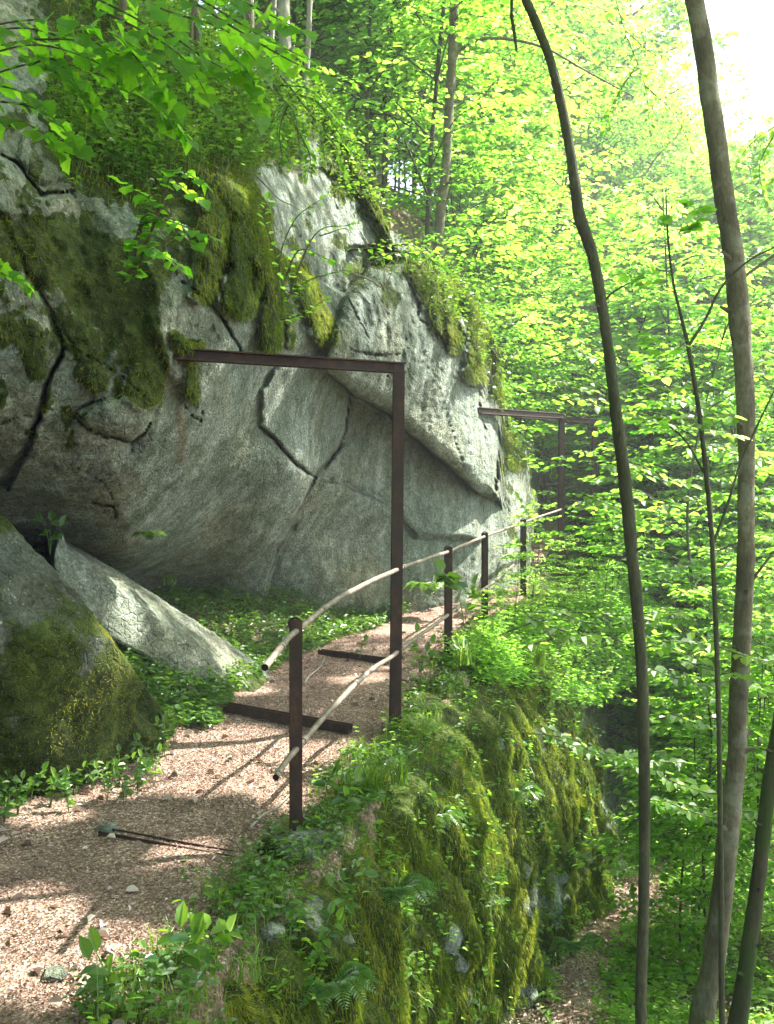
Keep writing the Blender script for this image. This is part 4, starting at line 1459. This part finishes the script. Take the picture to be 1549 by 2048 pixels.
for i in range(46):
    D = random.uniform(34, 80)
    px = random.uniform(1040, 1750)
    D = D if i > 13 else random.uniform(24, 36)
    px = px if i > 13 else random.uniform(1080, 1480)
    hmax = CAMZ + (1024 - np.interp(px, [1040, 1180, 1300, 1400, 1750], [-80, 0, 170, 300, 330])) / F_PX * D
    x = (px - CX) / F_PX * D
    sc = max(.4, min(1.3, (hmax - float(H(x, D))) / 16.5)) * random.uniform(.8, 1.0)
    o = put(big[i % 2], x, D, sc, G2)
    o['label'] = ['tall beech with a wide bright crown', 'very tall beech with a high open crown'][i % 2] + ' on the far hillside below the white sky'

# unseen beeches added to shade the place, trunks outside the picture
for i, (c, r, n) in enumerate(EXTRA_SHADE_CANOPY):
    rx, ry = [(-4.5, 10.5), (-5.5, 7.0), (-4.0, -3.0), (5.5, -2.5), (-7.0, 1.0), (-5.2, 3.4)][i]
    z0 = float(H(rx, ry)) - .3
    t = thing('beech_tree', ['beech rooted on the hill above the rock, its crown over the railing', 'beech rooted left of the rock, crown over the overhang',
                             'beech behind the viewpoint', 'beech below the viewpoint to the right', 'beech on the bank left of the viewpoint', 'beech left of the boulder, crown low over the near path'][i], 'tree', (rx, ry, z0))
    g = Geo()
    C = resample([(rx, ry, z0), (rx + .3, ry, z0 + 2.5), (rx * .4 + c[0] * .6 if abs(rx - c[0]) > 3 else rx, ry * .5 + c[1] * .5, max(c[2], z0 + 4) - .6), (c[0], c[1], c[2] + r[2])], 24)
    tube(g, C - np.array([rx, ry, z0]), .16 * np.linspace(1, .15, 24), 9, rough=.06)
    g.build('trunk', MAT['bark'], t, smooth=True)
    canopy_leaves(n, c, r, .11, 300 + i).build('crown', MAT['leaf'], t, offset=(rx, ry, z0))

# ------------------------------------------------------------------ branches reaching into the picture
def twig_sprays(name, label, mat, sprays, lsize, D, n_per=16, wid=.10, thick=5, cat='branch', droop=.2, tw='twig', jit=.3, toothed=False):
    """sprays: list of pixel polylines; leaves in two ranks along each"""
    o0 = at(*sprays[0][0][:2], D)
    t = thing(name, label, cat, tuple(o0))
    for sp in sprays:
        dd = [q[2] if len(q) > 2 else D for q in sp]
        P = np.array([at(q[0], q[1], d) for q, d in zip(sp, dd)])
        C = resample(P, 26) if len(P) > 2 else resample(P, 26)
        g = Geo()
        tube(g, C - o0, thick * D / F_PX * .5 * np.linspace(1, .3, 26), 6)
        b = g.build('stem', MAT[tw], t, smooth=True)
        lg = Geo()
        L = np.linalg.norm(np.diff(C, axis=0), axis=1).sum()
        m = max(4, int(L / lsize * 1.7)) if n_per is None else n_per
        u = (np.arange(m) + .6) / m
        pos = C[np.clip((u * 25).astype(int), 0, 25)]
        T = norm(np.gradient(C, axis=0))[np.clip((u * 25).astype(int), 0, 25)]
        Sd = norm(np.cross(T, np.array([0, 0, 1.0])))
        sg = np.where(np.arange(m) % 2 == 0, 1.0, -1.0)[:, None]
        Dr = T * .55 + sg * Sd * .8 + np.array([0, 0, -.28]) + .18 * rng.standard_normal((m, 3))
        Nn = np.array([0, -.25, 1.0]) + jit * rng.standard_normal((m, 3))
        fn = add_toothed if toothed else (lambda g_, a_, b_, c_, d_: add_leaves(g_, a_, b_, c_, d_, .9, .12))
        fn(lg, pos + sg * Sd * .006 - o0, Dr, Nn, lsize * (.6 + .6 * rng.random(m)))
        fn(lg, C[-1:] - o0, T[-1:], Nn[-1:], lsize * 1.1)
        lg.build('leaves', mat, b)
    return t


NEAR = [
    [(-60, 120, 3.1), (60, 90, 3.0), (160, 110, 3.0), (240, 150, 3.0)], [(-60, 60, 3.2), (60, 40, 3.1), (180, 50, 3.0), (300, 110, 2.9)],
    [(200, 20, 3.0), (300, 70, 2.9), (370, 120, 2.8), (420, 200, 2.8)], [(230, -30, 2.9), (330, 20, 2.8), (450, 60, 2.7), (520, 130, 2.7)],
    [(380, 0, 2.7), (460, 50, 2.6), (560, 110, 2.6), (640, 150, 2.5)], [(100, 140, 3.1), (150, 170, 3.0), (200, 230, 3.0)],
    [(-40, 200, 3.2), (50, 210, 3.1), (110, 240, 3.1), (155, 290, 3.1)], [(-40, 250, 3.2), (30, 240, 3.2), (90, 270, 3.1), (120, 310, 3.1)],
    [(260, 100, 3.0), (300, 150, 2.9), (340, 210, 2.9)], [(300, 200, 3.0), (340, 240, 3.0), (370, 270, 3.0)], [(150, 40, 3.1), (200, 90, 3.0), (260, 120, 3.0)],
    [(440, 90, 2.8), (500, 150, 2.8), (520, 220, 2.8)], [(-50, 500, 3.2), (0, 530, 3.2), (55, 572, 3.2)], [(60, 130, 3.1), (110, 120, 3.0), (170, 190, 3.0)],
    [(420, -20, 2.9), (500, 10, 2.8), (600, 60, 2.7)], [(330, 60, 3.0), (400, 110, 2.9), (470, 150, 2.8)]]
NEAR += [[(q[0] + 26 - 9 * i, q[1] + 34 + 5 * i, q[2] + .12) for q in sp] for i, sp in enumerate(NEAR[:2])] + [[(q[0] - 30, q[1] - 34, q[2] + .2) for q in sp] for sp in NEAR[:9:2]]
twig_sprays('maple_branch', 'broad green leaves on drooping twigs hanging across the top left corner', MAT['leaf_near'], NEAR, .062, 3.0, 15, thick=5, jit=.42, toothed=True)
twig_sprays('maple_sapling', 'sapling with narrow slanting leaf sprays on the dark moss left of the drapes', MAT['leaf_near'],
            [[(262, 560, 5.6), (285, 450, 5.5), (330, 360, 5.4), (400, 400, 5.3)], [(262, 555, 5.6), (275, 470, 5.5), (300, 430, 5.4), (390, 490, 5.2)], [(265, 550, 5.6), (290, 500, 5.5), (320, 505, 5.4), (368, 540, 5.3)],
             [(265, 560, 5.6), (310, 420, 5.4), (240, 365, 5.3)], [(265, 560, 5.6), (320, 420, 5.4), (350, 340, 5.3), (410, 370, 5.2)], [(280, 450, 5.5), (330, 440, 5.4), (425, 475, 5.2)]], .072, 5.5, 22, thick=6, cat='sapling', toothed=True)
twig_sprays('hanging_shrub', 'small leaved bright shrub spilling over the rim of the rock', MAT['leaf'],
            [[(540, 150, 7.9), (560, 190, 7.8), (590, 230, 7.7), (600, 300, 7.6)], [(560, 150, 7.9), (600, 200, 7.8), (640, 260, 7.7), (650, 320, 7.7)], [(560, 170, 7.9), (620, 180, 7.8), (680, 240, 7.8)],
             [(580, 200, 7.9), (560, 260, 7.7), (565, 320, 7.6)], [(600, 190, 7.9), (640, 210, 7.8), (700, 300, 7.8)], [(590, 250, 7.8), (620, 310, 7.7), (615, 355, 7.6)], [(610, 170, 7.9), (560, 220, 7.8), (555, 280, 7.8)],
             [(620, 240, 7.8), (670, 290, 7.7), (690, 345, 7.7)]], .062, 7.8, 34, thick=4, cat='shrub')
twig_sprays('lit_sprig', 'sunlit yellow green sprig in front of the mossy right rim of the rock', MAT['leaf'],
            [[(700, 500, 8.3), (760, 495, 8.2), (820, 490, 8.1), (865, 520, 8.0)], [(740, 520, 8.3), (800, 505, 8.2), (870, 500, 8.1)], [(790, 500, 8.2), (850, 515, 8.1), (885, 535, 8.0)]], .075, 8.2, 18, thick=4, cat='sprig')
twig_sprays('rim_sapling', 'thin sapling with scattered leaves in front of the pale upper rock', MAT['leaf'],
            [[(575, 600, 7.2), (560, 520, 7.2), (590, 440, 7.1), (640, 400, 7.0)], [(570, 560, 7.2), (600, 500, 7.1), (660, 520, 7.0)], [(560, 530, 7.2), (530, 440, 7.1), (535, 400, 7.0)], [(580, 590, 7.2), (620, 560, 7.1), (690, 540, 7.0)],
             [(575, 600, 7.2), (630, 470, 7.0), (700, 450, 6.9)], [(560, 640, 7.2), (600, 630, 7.1), (650, 600, 7.0)]], .062, 7.2, 16, thick=4, cat='sapling')
for (a, lb) in (([[(1060, 770, 6.8), (1150, 760, 6.6), (1280, 790, 6.4), (1400, 840, 6.3)], [(1080, 720, 6.9), (1180, 700, 6.7), (1300, 740, 6.6), (1390, 800, 6.5)], [(1120, 800, 6.8), (1200, 800, 6.6), (1330, 850, 6.5)]], 'flat leaf spray crossing behind the thin bowed trunk at mid height'),
                ([[(1000, 1270, 6.9), (1100, 1240, 6.7), (1250, 1260, 6.5), (1400, 1320, 6.3)], [(1050, 1225, 7.0), (1150, 1225, 6.8), (1300, 1240, 6.5), (1460, 1290, 6.3)], [(1060, 1290, 6.9), (1160, 1270, 6.7), (1330, 1300, 6.5)]], 'flat leaf spray over the shoulder of the mossy wall'),
                ([[(1050, 1465, 7.4), (1150, 1480, 7.2), (1260, 1520, 7.0), (1370, 1560, 6.8)], [(1080, 1450, 7.5), (1180, 1490, 7.3), (1290, 1540, 7.0)]], 'sunlit leaf spray at the foot of the grey overhang'),
                ([[(1300, 1440, 7.0), (1380, 1430, 6.8), (1480, 1450, 6.6), (1560, 1500, 6.4)], [(1290, 1600, 7.0), (1380, 1610, 6.8), (1470, 1640, 6.6)]], 'low leaf spray between the two upright trunks'),
                ([[(1240, 1610, 7.2), (1330, 1600, 7.0), (1440, 1640, 6.8)], [(1280, 1360, 7.1), (1340, 1340, 6.9), (1450, 1380, 6.6)]], 'lower leaf spray right of the thin bowed trunk'),
                ([[(1180, 960, 7.3), (1260, 930, 7.1), (1380, 970, 6.9)], [(1130, 1030, 7.4), (1200, 990, 7.2), (1340, 1010, 7.0)], [(1380, 900, 7.0), (1450, 890, 6.8), (1560, 930, 6.6)]], 'leaf spray hanging right of the far tall frame')):
    sub = []
    for pl_ in a:
        sub.append(pl_)
        for k in range(1, len(pl_)):
            x, y, d = pl_[k]
            sub.append([(x - 40, y - 4, d + .05), (x + 10, y + 16 * (1 if k % 2 else -1), d - .15), (x + 80, y + 34 * (1 if k % 2 else -.4), d - .35)])
    twig_sprays('leaf_spray', lb, MAT['leaf'], sub, .085, 6.8, 15, thick=3, cat='branch', jit=.22)
for sp_, lb in (([[(1215, -60, 13), (1250, 60, 12.8), (1290, 170, 12.5), (1300, 260, 12.3)], [(1250, 60, 12.8), (1310, 110, 12.6), (1370, 130, 12.4)], [(1275, 130, 12.6), (1230, 200, 12.5), (1210, 260, 12.4)], [(1290, 170, 12.5), (1350, 230, 12.4), (1380, 290, 12.3)]], 'airy leafy branch hanging into the white sky between the two nearest trunks'),
                ([[(1640, 240, 12), (1560, 250, 11.8), (1500, 290, 11.6), (1470, 340, 11.5)], [(1560, 250, 11.8), (1520, 330, 11.6), (1530, 400, 11.5)], [(1620, 330, 12), (1560, 350, 11.8), (1500, 400, 11.6)]], 'airy leafy branch entering the white sky at the right edge')):
    twig_sprays('leaf_spray', lb, MAT['leaf'], sp_, .10, 12, 22, thick=3, cat='branch', jit=.6)
# bare dead branches on the rim
def bare_branch(stems, label):
    o0 = at(*stems[0][0])
    t = thing('bare_branch', label, 'branch', tuple(o0))
    for k_, st in enumerate(stems):
        C = resample(np.array([at(*q) for q in st]), 24) - o0
        C[1:] += .018 * noise(C[1:], 6, 3)[:, None]
        g = Geo()
        tube(g, C, (.011 if k_ == 0 else .007) * np.linspace(1, .35, 24), 5)
        g.build('limb' if k_ == 0 else 'twig', MAT['dead'], t, smooth=True)


bare_branch([[(455, 285, 8.1), (470, 297, 8.1), (500, 340, 8.0), (540, 380, 7.8), (600, 420, 7.6)], [(470, 297, 8.1), (520, 275, 8.0), (560, 268, 7.9)], [(500, 340, 8.0), (540, 440, 7.8), (570, 520, 7.6)]],
            'bleached bare branch forking over the rim of the rock')
bare_branch([[(690, 540, 9.0), (740, 560, 8.9), (770, 572, 8.8), (800, 510, 8.8)], [(770, 572, 8.8), (768, 540, 8.7), (785, 520, 8.7)], [(640, 470, 9.0), (690, 460, 8.8), (700, 485, 8.8)]],
            'crooked pale branch lying on the gap in the middle of the rock')

# ------------------------------------------------------------------ fallen leaves, grass and ground cover
def scatter_xy(n, fx, fy):
    return fx(n), fy(n)


def litter(name, x, y, size, label, lift=.004, rr=None, flat=.35):
    n = len(x)
    P = np.stack([x, y, H(x, y) + lift + .006 * rng.random(n)], -1)
    g = Geo()
    Dr = rng.standard_normal((n, 3)) * np.array([1, 1, .15])
    Nn = np.array([0, 0, 1.0]) + flat * rng.standard_normal((n, 3))
    add_leaves(g, P, Dr, Nn, size * (.5 + rng.random(n)), .75, .25, rng.random(n) if rr is None else rr)
    o = g.build(name, MAT['dry'])
    tag(o, label, 'fallen leaves', kind='stuff')


n = 110000
y = 2.4 + 12 * rng.random(n) ** 1.5
u = rng.random(n) * 1.1 - .04
x = (pathl(y) - .15) * (1 - u) + (ex(y) - .15) * u
keep_ = (fbm(np.stack([x, y, 0 * x], -1), 1.1, 3, 98) + .9 * np.abs(u - .5)) > rng.random(n) * .9 - .35
x, y = x[keep_], y[keep_]
n = len(x)
litter('fallen_leaves', x, y, .0105, 'brown and bleached fallen leaves strewn over the upper path', .006, np.clip(.12 + .5 * rng.random(n) + .45 * (rng.random(n) > .93), 0, 1))
n = 800
y = 2.4 + 10 * rng.random(n) ** 1.4
u = rng.random(n) ** 2
u = np.where(rng.random(n) > .5, u, 1 - u)
x = (pathl(y) - .2) * (1 - u) + (ex(y) - .12) * u
litter('fallen_leaves', x, y, .045, 'larger curled dead leaves drifted along the edges of the upper path', .012, None, .8)
n = 30000
y = 4.5 + 12 * rng.random(n) ** 1.2
x = ex(y) + .35 + rng.random(n) ** 1.4 * 4.5
litter('fallen_leaves', x, y, .027, 'brown fallen leaves on the lower forest floor', .012)


def ground_zone(n, kind):
    """x, y of plants in one of the green strips"""
    if kind == 'bank':        # between the path and the rock
        y = 4.6 + 9.0 * rng.random(n)
        x = pathl(y) + .10 - (rng.random(n) ** 1.3) * 1.5
        q = noise(np.stack([x, y, 0 * x], -1), 2.4, 91)
        k = (q > -.25) | (y > 9)
        return x[k], y[k]
    if kind == 'verge':       # right of the path, along the wall top
        y = 2.3 + 13.0 * rng.random(n) ** 1.1
        x = ex(y) - .34 + .55 * rng.random(n)
        k = noise(np.stack([x, y, 0 * x], -1), 2.8, 92) > -.3
        return x[k], y[k]
    if kind == 'lower':
        y = 5.0 + 15 * rng.random(n) ** 1.2
        x = ex(y) + .5 + 5.5 * rng.random(n) ** 1.1
        lpx = np.interp(y, lp[:, 1], lp[:, 0])
        k = (np.abs(x - lpx) > .13 + .14 * rng.random(n)) & (noise(np.stack([x, y, 0 * x], -1), 1.3, 93) > -.35)
        return x[k], y[k]
    if kind == 'far':
        y = 12 + 26 * rng.random(n)
        x = ex(y) - 1 + 16 * rng.random(n)
        return x, y


def grass_zone(x, y, h, w, label, z=None, lean=.35):
    n = len(x)
    z = H(x, y) if z is None else z
    P = np.stack([x, y, z - .01], -1)
    clump = noise(P * np.array([1, 1, 0]), 3.3, 95)
    g = Geo()
    a = rng.random(n) * 6.283
    ln = np.stack([np.cos(a), np.sin(a), 0 * a], -1) * (lean * (.4 + rng.random(n)))[:, None]
    add_blades(g, P, h * (.45 + .7 * rng.random(n)) * (1 + .5 * clump), ln, w, None, .7)
    o = g.build('grass', MAT['grass'])
    tag(o, label, 'grass', kind='stuff')


def herbs(x, y, h, ls, label, z=None, nleaf=7, out=None, mat='herb', name='undergrowth'):
    """little plants: a stalk and a loose whorl of leaves"""
    n = len(x)
    z = H(x, y) if z is None else z
    P = np.stack([x, y, z], -1)
    hh = h * (.35 + .9 * rng.random(n)) * (1 + .4 * noise(P, 1.9, 96))
    lean = .25 * rng.standard_normal((n, 3)) * np.array([1, 1, 0]) + (0 if out is None else out * .8)
    g = Geo()
    for k in range(nleaf):
        f = .35 + .65 * (k + rng.random(n)) / nleaf
        pos = P + np.array([0, 0, 1.0]) * (hh * f)[:, None] + lean * (hh * f)[:, None]
        a = rng.random(n) * 6.283
        d = np.stack([np.cos(a), np.sin(a), .15 * rng.standard_normal(n) - .1], -1)
        pos = pos + d * (ls * .35)
        Nn = np.array([0, 0, 1.0]) + .35 * rng.standard_normal((n, 3)) + (0 if out is None else out * .5)
        add_leaves(g, pos, d, Nn, ls * (.5 + .7 * rng.random(n)), .72, .12)
    o = g.build(name, MAT[mat])
    tag(o, label, 'plants', kind='stuff')


x, y = -2.4 + 1.25 * rng.random(2600), 6.6 + 2.1 * rng.random(2600); herbs(x, y, .12, .050, 'low herbs between the boulder and the pale slab')
x, y = ground_zone(16000, 'bank'); grass_zone(x, y, .10, .0028, 'short green grass on the bank between the path and the rock')
x, y = ground_zone(5200, 'bank'); herbs(x, y, .13, .050, 'low herbs on the bank between the path and the rock')
x, y = ground_zone(9000, 'verge'); grass_zone(x, y, .13, .0028, 'grass along the outer edge of the upper path')
x, y = ground_zone(1500, 'verge'); herbs(x, y, .11, .040, 'low herbs along the outer edge of the upper path')
x, y = ground_zone(16000, 'lower'); grass_zone(x, y, .14, .0035, 'grass on the lower forest floor')
x, y = ground_zone(15000, 'lower'); herbs(x, y, .13, .055, 'leafy ground cover on the lower forest floor', mat='leaf')
x, y = ground_zone(9000, 'far'); herbs(x, y, .5, .12, 'knee high undergrowth under the far trees', nleaf=9, mat='leaf')
# thick growth on the shoulder of the ledge by the far posts
n = 3000
y = 8.4 + 6.2 * rng.random(n); x = ex(y) - .10 + rng.random(n) * (.35 + .75 * sstep(8.5, 10.5, y))
herbs(x, y, .26, .058, 'tall leafy growth on the ledge around the farther posts', z=pathz(y) - .05 - .75 * np.clip(x - ex(y), 0, 1), nleaf=9, mat='leaf')
for i_, (px, D, h) in enumerate(((960, 9.6, .5), (1010, 10.4, .6), (1060, 10.9, .5), (1120, 11.4, .7), (1175, 11.8, .6), (1210, 12.2, .5), (1090, 12.4, .6), (990, 11.6, .45), (1150, 12.9, .7), (900, 8.9, .4))):
    x_ = max((px - CX) / F_PX * D, float(ex(D)) + .05)
    z_ = float(pathz(D)) - .05 - .75 * max(0, x_ - float(ex(D)))
    t = copy_tree(kinds[2], (x_, D, z_), i_ * 1.7, .16 + .10 * (i_ % 3), 'knee high sapling among the leafy growth on the ledge by the farther posts', 'small saplings on the ledge by the farther posts')
# plants rooted in the moss of the wall
wmask = sstep(1.8, 2.6, wy[Wi]) * sstep(14.5, 13, wy[Wi]) * np.clip(.55 + noise(Q2, 1.6, 97) - .55 * Wv, 0, 1)
P, Nn, ij = sample_grid(WP, 900, wmask)
Nn = Nn * facing(WP)
herbs(P[:, 0], P[:, 1], .11, .042, 'small herbs rooted in the moss of the rock wall', z=P[:, 2], nleaf=7, out=Nn, mat='leaf', name='wall_plants')
P, Nn, ij = sample_grid(WP, 4500, np.clip(wmask + .1, 0, 1))
Nn = Nn * facing(WP)
g = Geo()
add_blades(g, P, .13 * (.5 + rng.random(len(P))), Nn * .7 + .35 * rng.standard_normal(P.shape), .0026, None, 2.2)
tag(g.build('grass', MAT['grass']), 'thin grass arching out of the mossy rock wall', 'grass', kind='stuff')
# growth on the rock rim
topd = np.concatenate([np.full((nb, cols.size), -100.), CPY - top])
colw = np.where(cols > 700, .28, 1.0)[None, :]
msk = MOSSX[:, :cols.size] * np.maximum(sstep(220, 0, topd), np.concatenate([np.zeros((nb, cols.size)), EARTH])) * colw * np.where(topd < -50, .25, 1.0)
mk2 = np.concatenate([msk, np.zeros((CL.shape[0], 12))], 1)
P, Nn, ij = sample_grid(CL, 5500, mk2)
Nn = Nn * facing(CL)
herbs(P[:, 0], P[:, 1], .22, .055, 'sparse herbs and seedlings on the mossy rim of the rock', z=P[:, 2], nleaf=7, out=Nn * .6, mat='herb', name='rim_plants')
P, Nn, ij = sample_grid(CL, 9000, mk2)
Nn = Nn * facing(CL)
g = Geo()
add_blades(g, P, .20 * (.4 + rng.random(len(P))), Nn * .8 + .4 * rng.standard_normal(P.shape), .003, None, 2.4)
tag(g.build('grass', MAT['grass']), 'limp grass hanging from the rim of the rock', 'grass', kind='stuff')

# ------------------------------------------------------------------ plants seen one by one
def herb_plant(px, py, D, h, ls, nl, label, cat='herb', mat='herb', group=None, seed=0, name='leafy_herb', z=None, w=.62):
    st = np.random.default_rng(seed)
    p = at(px, py, D)
    if z is not None:
        p[2] = z
    t = thing(name, label, cat, tuple(p), group)
    g, l = Geo(), Geo()
    for s_ in range(3):
        a = st.random() * 6.28
        e = np.array([math.cos(a) * h * .45, math.sin(a) * h * .45, h * (.7 + .5 * st.random())])
        C = resample([(0, 0, -.03), e * np.array([.3, .3, .6]), e], 10)
        tube(g, C, .0025 * np.linspace(1, .5, 10), 4)
        m = max(2, nl // 3)
        u = .35 + .65 * st.random(m)
        pos = C[np.clip((u * 9).astype(int), 0, 9)]
        b = st.random(m) * 6.28
        d = np.stack([np.cos(b), np.sin(b), .25 * st.standard_normal(m)], -1)
        add_leaves(l, pos, d, np.array([.1, -.35, 1.0]) + .3 * st.standard_normal((m, 3)), ls * (.65 + .6 * st.random(m)), w, .15)
        add_leaves(l, C[-1:], norm(e)[None], np.array([[.1, -.5, 1.0]]), ls, w, .15)
    g.build('stem', MAT['grass'], t)
    l.build('leaves', MAT[mat], t)
    return t


k = 0
for (px, py, D) in ((20, 1600, 5.3), (60, 1585, 5.35), (100, 1590, 5.3), (150, 1560, 5.5), (185, 1540, 5.6), (215, 1580, 5.4), (240, 1530, 5.7), (275, 1560, 5.5), (300, 1520, 5.9), (330, 1500, 6.1), (140, 1610, 5.2), (35, 1640, 5.1), (350, 1470, 6.3), (250, 1600, 5.3), (10, 1660, 5.0), (310, 1560, 5.6)):
    x = (px - CX) / F_PX * D
    herb_plant(px, py, D, .17, .052, 22, 'pale leaved herb in the clump at the foot of the dark boulder', 'herb', 'herb', 'herbs at the foot of the boulder', 500 + k, z=float(H(x, D)))
    k += 1
for (px, py, D, h, ls, nl, lb) in (
        (215, 2000, 3.15, .12, .085, 7, 'broad leaved seedling at the bottom edge of the path'),
        (350, 1960, 3.4, .14, .09, 8, 'seedling with large oval leaves by the lower mossy edge'),
        (430, 1935, 3.5, .13, .075, 7, 'yellow green seedling on the moss at the bottom'),
        (690, 1640, 5.0, .20, .075, 16, 'leafy herb right of the nearest railing post'),
        (650, 1590, 5.1, .15, .06, 12, 'small herb tucked behind the nearest railing post'),
        (930, 1250, 7.6, .42, .12, 22, 'tall broad leaved herb beyond the near tall frame'),
        (840, 1370, 7.0, .30, .08, 20, 'bushy herb at the foot of the near tall frame'),
        (700, 1830, 4.2, .16, .06, 12, 'fine leaved herb growing out of the moss below the path'),
        (640, 1920, 3.9, .16, .06, 12, 'small herb low on the mossy wall near the bottom'),
        (1080, 1100, 10.5, .55, .09, 30, 'bright bushy sapling covering the end of the upper rail'),
        (100, 1100, 6.6, .16, .09, 9, 'dark green rosette in the gap above the boulder'),
        (590, 640, 7.4, .25, .06, 16, 'green herb wedged between two moss drapes'),
        (720, 1310, 8.8, .12, .06, 7, 'single seedling standing in the middle of the path')):
    herb_plant(px, py, D, h, ls, nl, lb, 'herb', 'leaf' if 'bright' in lb or 'yellow' in lb else 'herb', None, 600 + k)
    k += 1


def tuft(px, py, D, h, n, label, w=.0035):
    p = at(px, py, D)
    g = Geo()
    a = rng.random(n) * 6.283
    ln = np.stack([np.cos(a), np.sin(a), 0 * a], -1) * (.25 + .5 * rng.random(n))[:, None]
    add_blades(g, rng.standard_normal((n, 3)) * np.array([.03, .03, .0]), h * (.5 + .6 * rng.random(n)), ln, w, None, .9)
    o = g.build('grass_tuft', MAT['grass'])
    o.location = tuple(p)
    tag(o, label, 'grass tuft')


for q in ((745, 1600, 5.5, .38, 90, 'tall grass tuft behind the lower rail end'), (420, 1385, 7.6, .24, 70, 'grass tuft between the slab and the near path'), (380, 1400, 7.4, .22, 60, 'grass tuft at the right foot of the boulder'),
          (455, 1360, 7.9, .22, 60, 'grass tuft nearest the path below the slab'), (930, 1330, 7.6, .34, 60, 'grass tuft on the wall edge past the near tall frame'), (500, 1960, 3.5, .20, 26, 'arching grass tuft on the moss at the bottom'),
          (800, 1570, 5.6, .30, 60, 'grass tuft spilling over the mossy wall'), (340, 1170, 9.0, .2, 50, 'pale grass tuft under the overhang behind the slab'), (1080, 1330, 8.8, .35, 60, 'grass tuft hanging on the shoulder of the wall')):
    tuft(*q)


def fern(px, py, D, L, label, outv=(0.6, -.6, .2), nf=7):
    p = at(px, py, D)
    t = thing('fern', label, 'fern', tuple(p))
    outv = norm(np.array(outv))
    for f in range(nf):
        a = (f / (nf - 1) - .5) * 2.6
        d = np.array([outv[0] * math.cos(a) - outv[1] * math.sin(a), outv[0] * math.sin(a) + outv[1] * math.cos(a), 0])
        C = resample([(0, 0, 0), d * L * .45 + np.array([0, 0, L * .38]), d * L * .9 + np.array([0, 0, L * .15])], 22)
        g = Geo()
        tube(g, C, .0018, 3)
        T = norm(np.gradient(C, axis=0))
        Sd = norm(np.cross(T, np.array([0, 0, 1.0])))
        for sg in (-1, 1):
            wl = L * .22 * np.sin(np.linspace(.25, 1, 22) * math.pi) ** .8 + .004
            add_leaves(g, C, Sd * sg + T * .4 - np.array([0, 0, .15]), np.array([0, 0, 1.0]) + .1 * rng.standard_normal((22, 3)), wl, .45, .1)
        g.build('frond', MAT['herb'], t)


for q in ((790, 1800, 4.9, .26, 'fern low on the mossy wall below the near tall frame'), (660, 1990, 3.9, .24, 'fern at the bottom of the mossy wall'), (870, 1650, 5.9, .24, 'fern in the middle of the mossy wall'),
          (1030, 1600, 7.4, .28, 'fern hanging high on the sunlit part of the wall'), (620, 1700, 4.9, .20, 'small fern below the stone of the nearest post'), (1240, 1700, 9.6, .35, 'fern on the slope below the grey overhang', (.2, -1, .2)),
          (1150, 1900, 7.6, .30, 'fern beside the lower path', (.3, -1, .2)), (860, 1190, 11.5, .4, 'dark fern at the back of the path under the rock', (-.3, -1, 0)), (300, 1080, 7.2, .16, 'tiny fern in the shade of the overhang', (0, -1, 0))):
    fern(*q)

# stones, twigs on the path
for i, (px, D, r, lb) in enumerate(((110, 3.45, .045, 'flat pale stone sunk in the near path'), (300, 3.5, .03, 'small pale stone by the lower path edge'), (425, 7.15, .05, 'pale stone at the left end of the steel channel'),
                                    (215, 4.98, .07, 'flat grey stone at the left end of the thin channel'), (545, 3.9, .06, 'white stone on the edge of the moss below the path'), (640, 3.95, .05, 'angular white stone in the wall top'))):
    p = gpt(px, D, .006)
    rock_lump('stone', tuple(p), (r, r * .75, r * .4), i * 1.1, 80 + i, MAT['rock_pale'], lambda P: 0 * P[..., 0], lb, 'stone', .16, 2.2)
for i, (a, b, lb) in enumerate((((225, 3.62), (195, 3.40), 'bleached twig lying on the near path'), ((610, 8.0), (650, 8.9), 'crooked pale root crossing the path beyond the channel'), ((500, 5.0), (585, 5.5), 'thin root lying left of the nearest post'))):
    A, B = gpt(*a, .02), gpt(*b, .02)
    mid = (A + B) / 2 + np.array([.03, 0, .015])
    g = Geo()
    tube(g, resample([A - A, (A + mid) / 2 - A + np.array([-.02, 0, 0]), mid - A, B - A], 20), .009 * np.linspace(1, .4, 20), 6, rough=.15)
    o = g.build('fallen_twig', MAT['dead'], smooth=True)
    o.location = tuple(A)
    tag(o, lb, 'twig')

# ------------------------------------------------------------------ thin air between the trees
HAZE = .0033
bm = np.array([(x, y, z) for x in (-122, 162) for y in (-62, 242) for z in (-12, 62)], float)
hz = mk('haze', bm, np.array([[0, 1, 3, 2], [4, 6, 7, 5], [0, 4, 5, 1], [2, 3, 7, 6], [0, 2, 6, 4], [1, 5, 7, 3]]), bpy.data.materials.new('haze air'))
hm = hz.data.materials[0]
hm.use_nodes = True
hm.node_tree.nodes.clear()
ho = hm.node_tree.nodes.new('ShaderNodeOutputMaterial')
pv = hm.node_tree.nodes.new('ShaderNodeVolumePrincipled')
pv.inputs['Color'].default_value = (.93, .97, .95, 1)
pv.inputs['Density'].default_value = HAZE
pv.inputs['Anisotropy'].default_value = .3
hm.node_tree.links.new(pv.outputs[0], ho.inputs['Volume'])
hz['kind'] = 'stuff'
hz['label'] = 'pale bright air thickening between the far trees'
hz['category'] = 'haze'
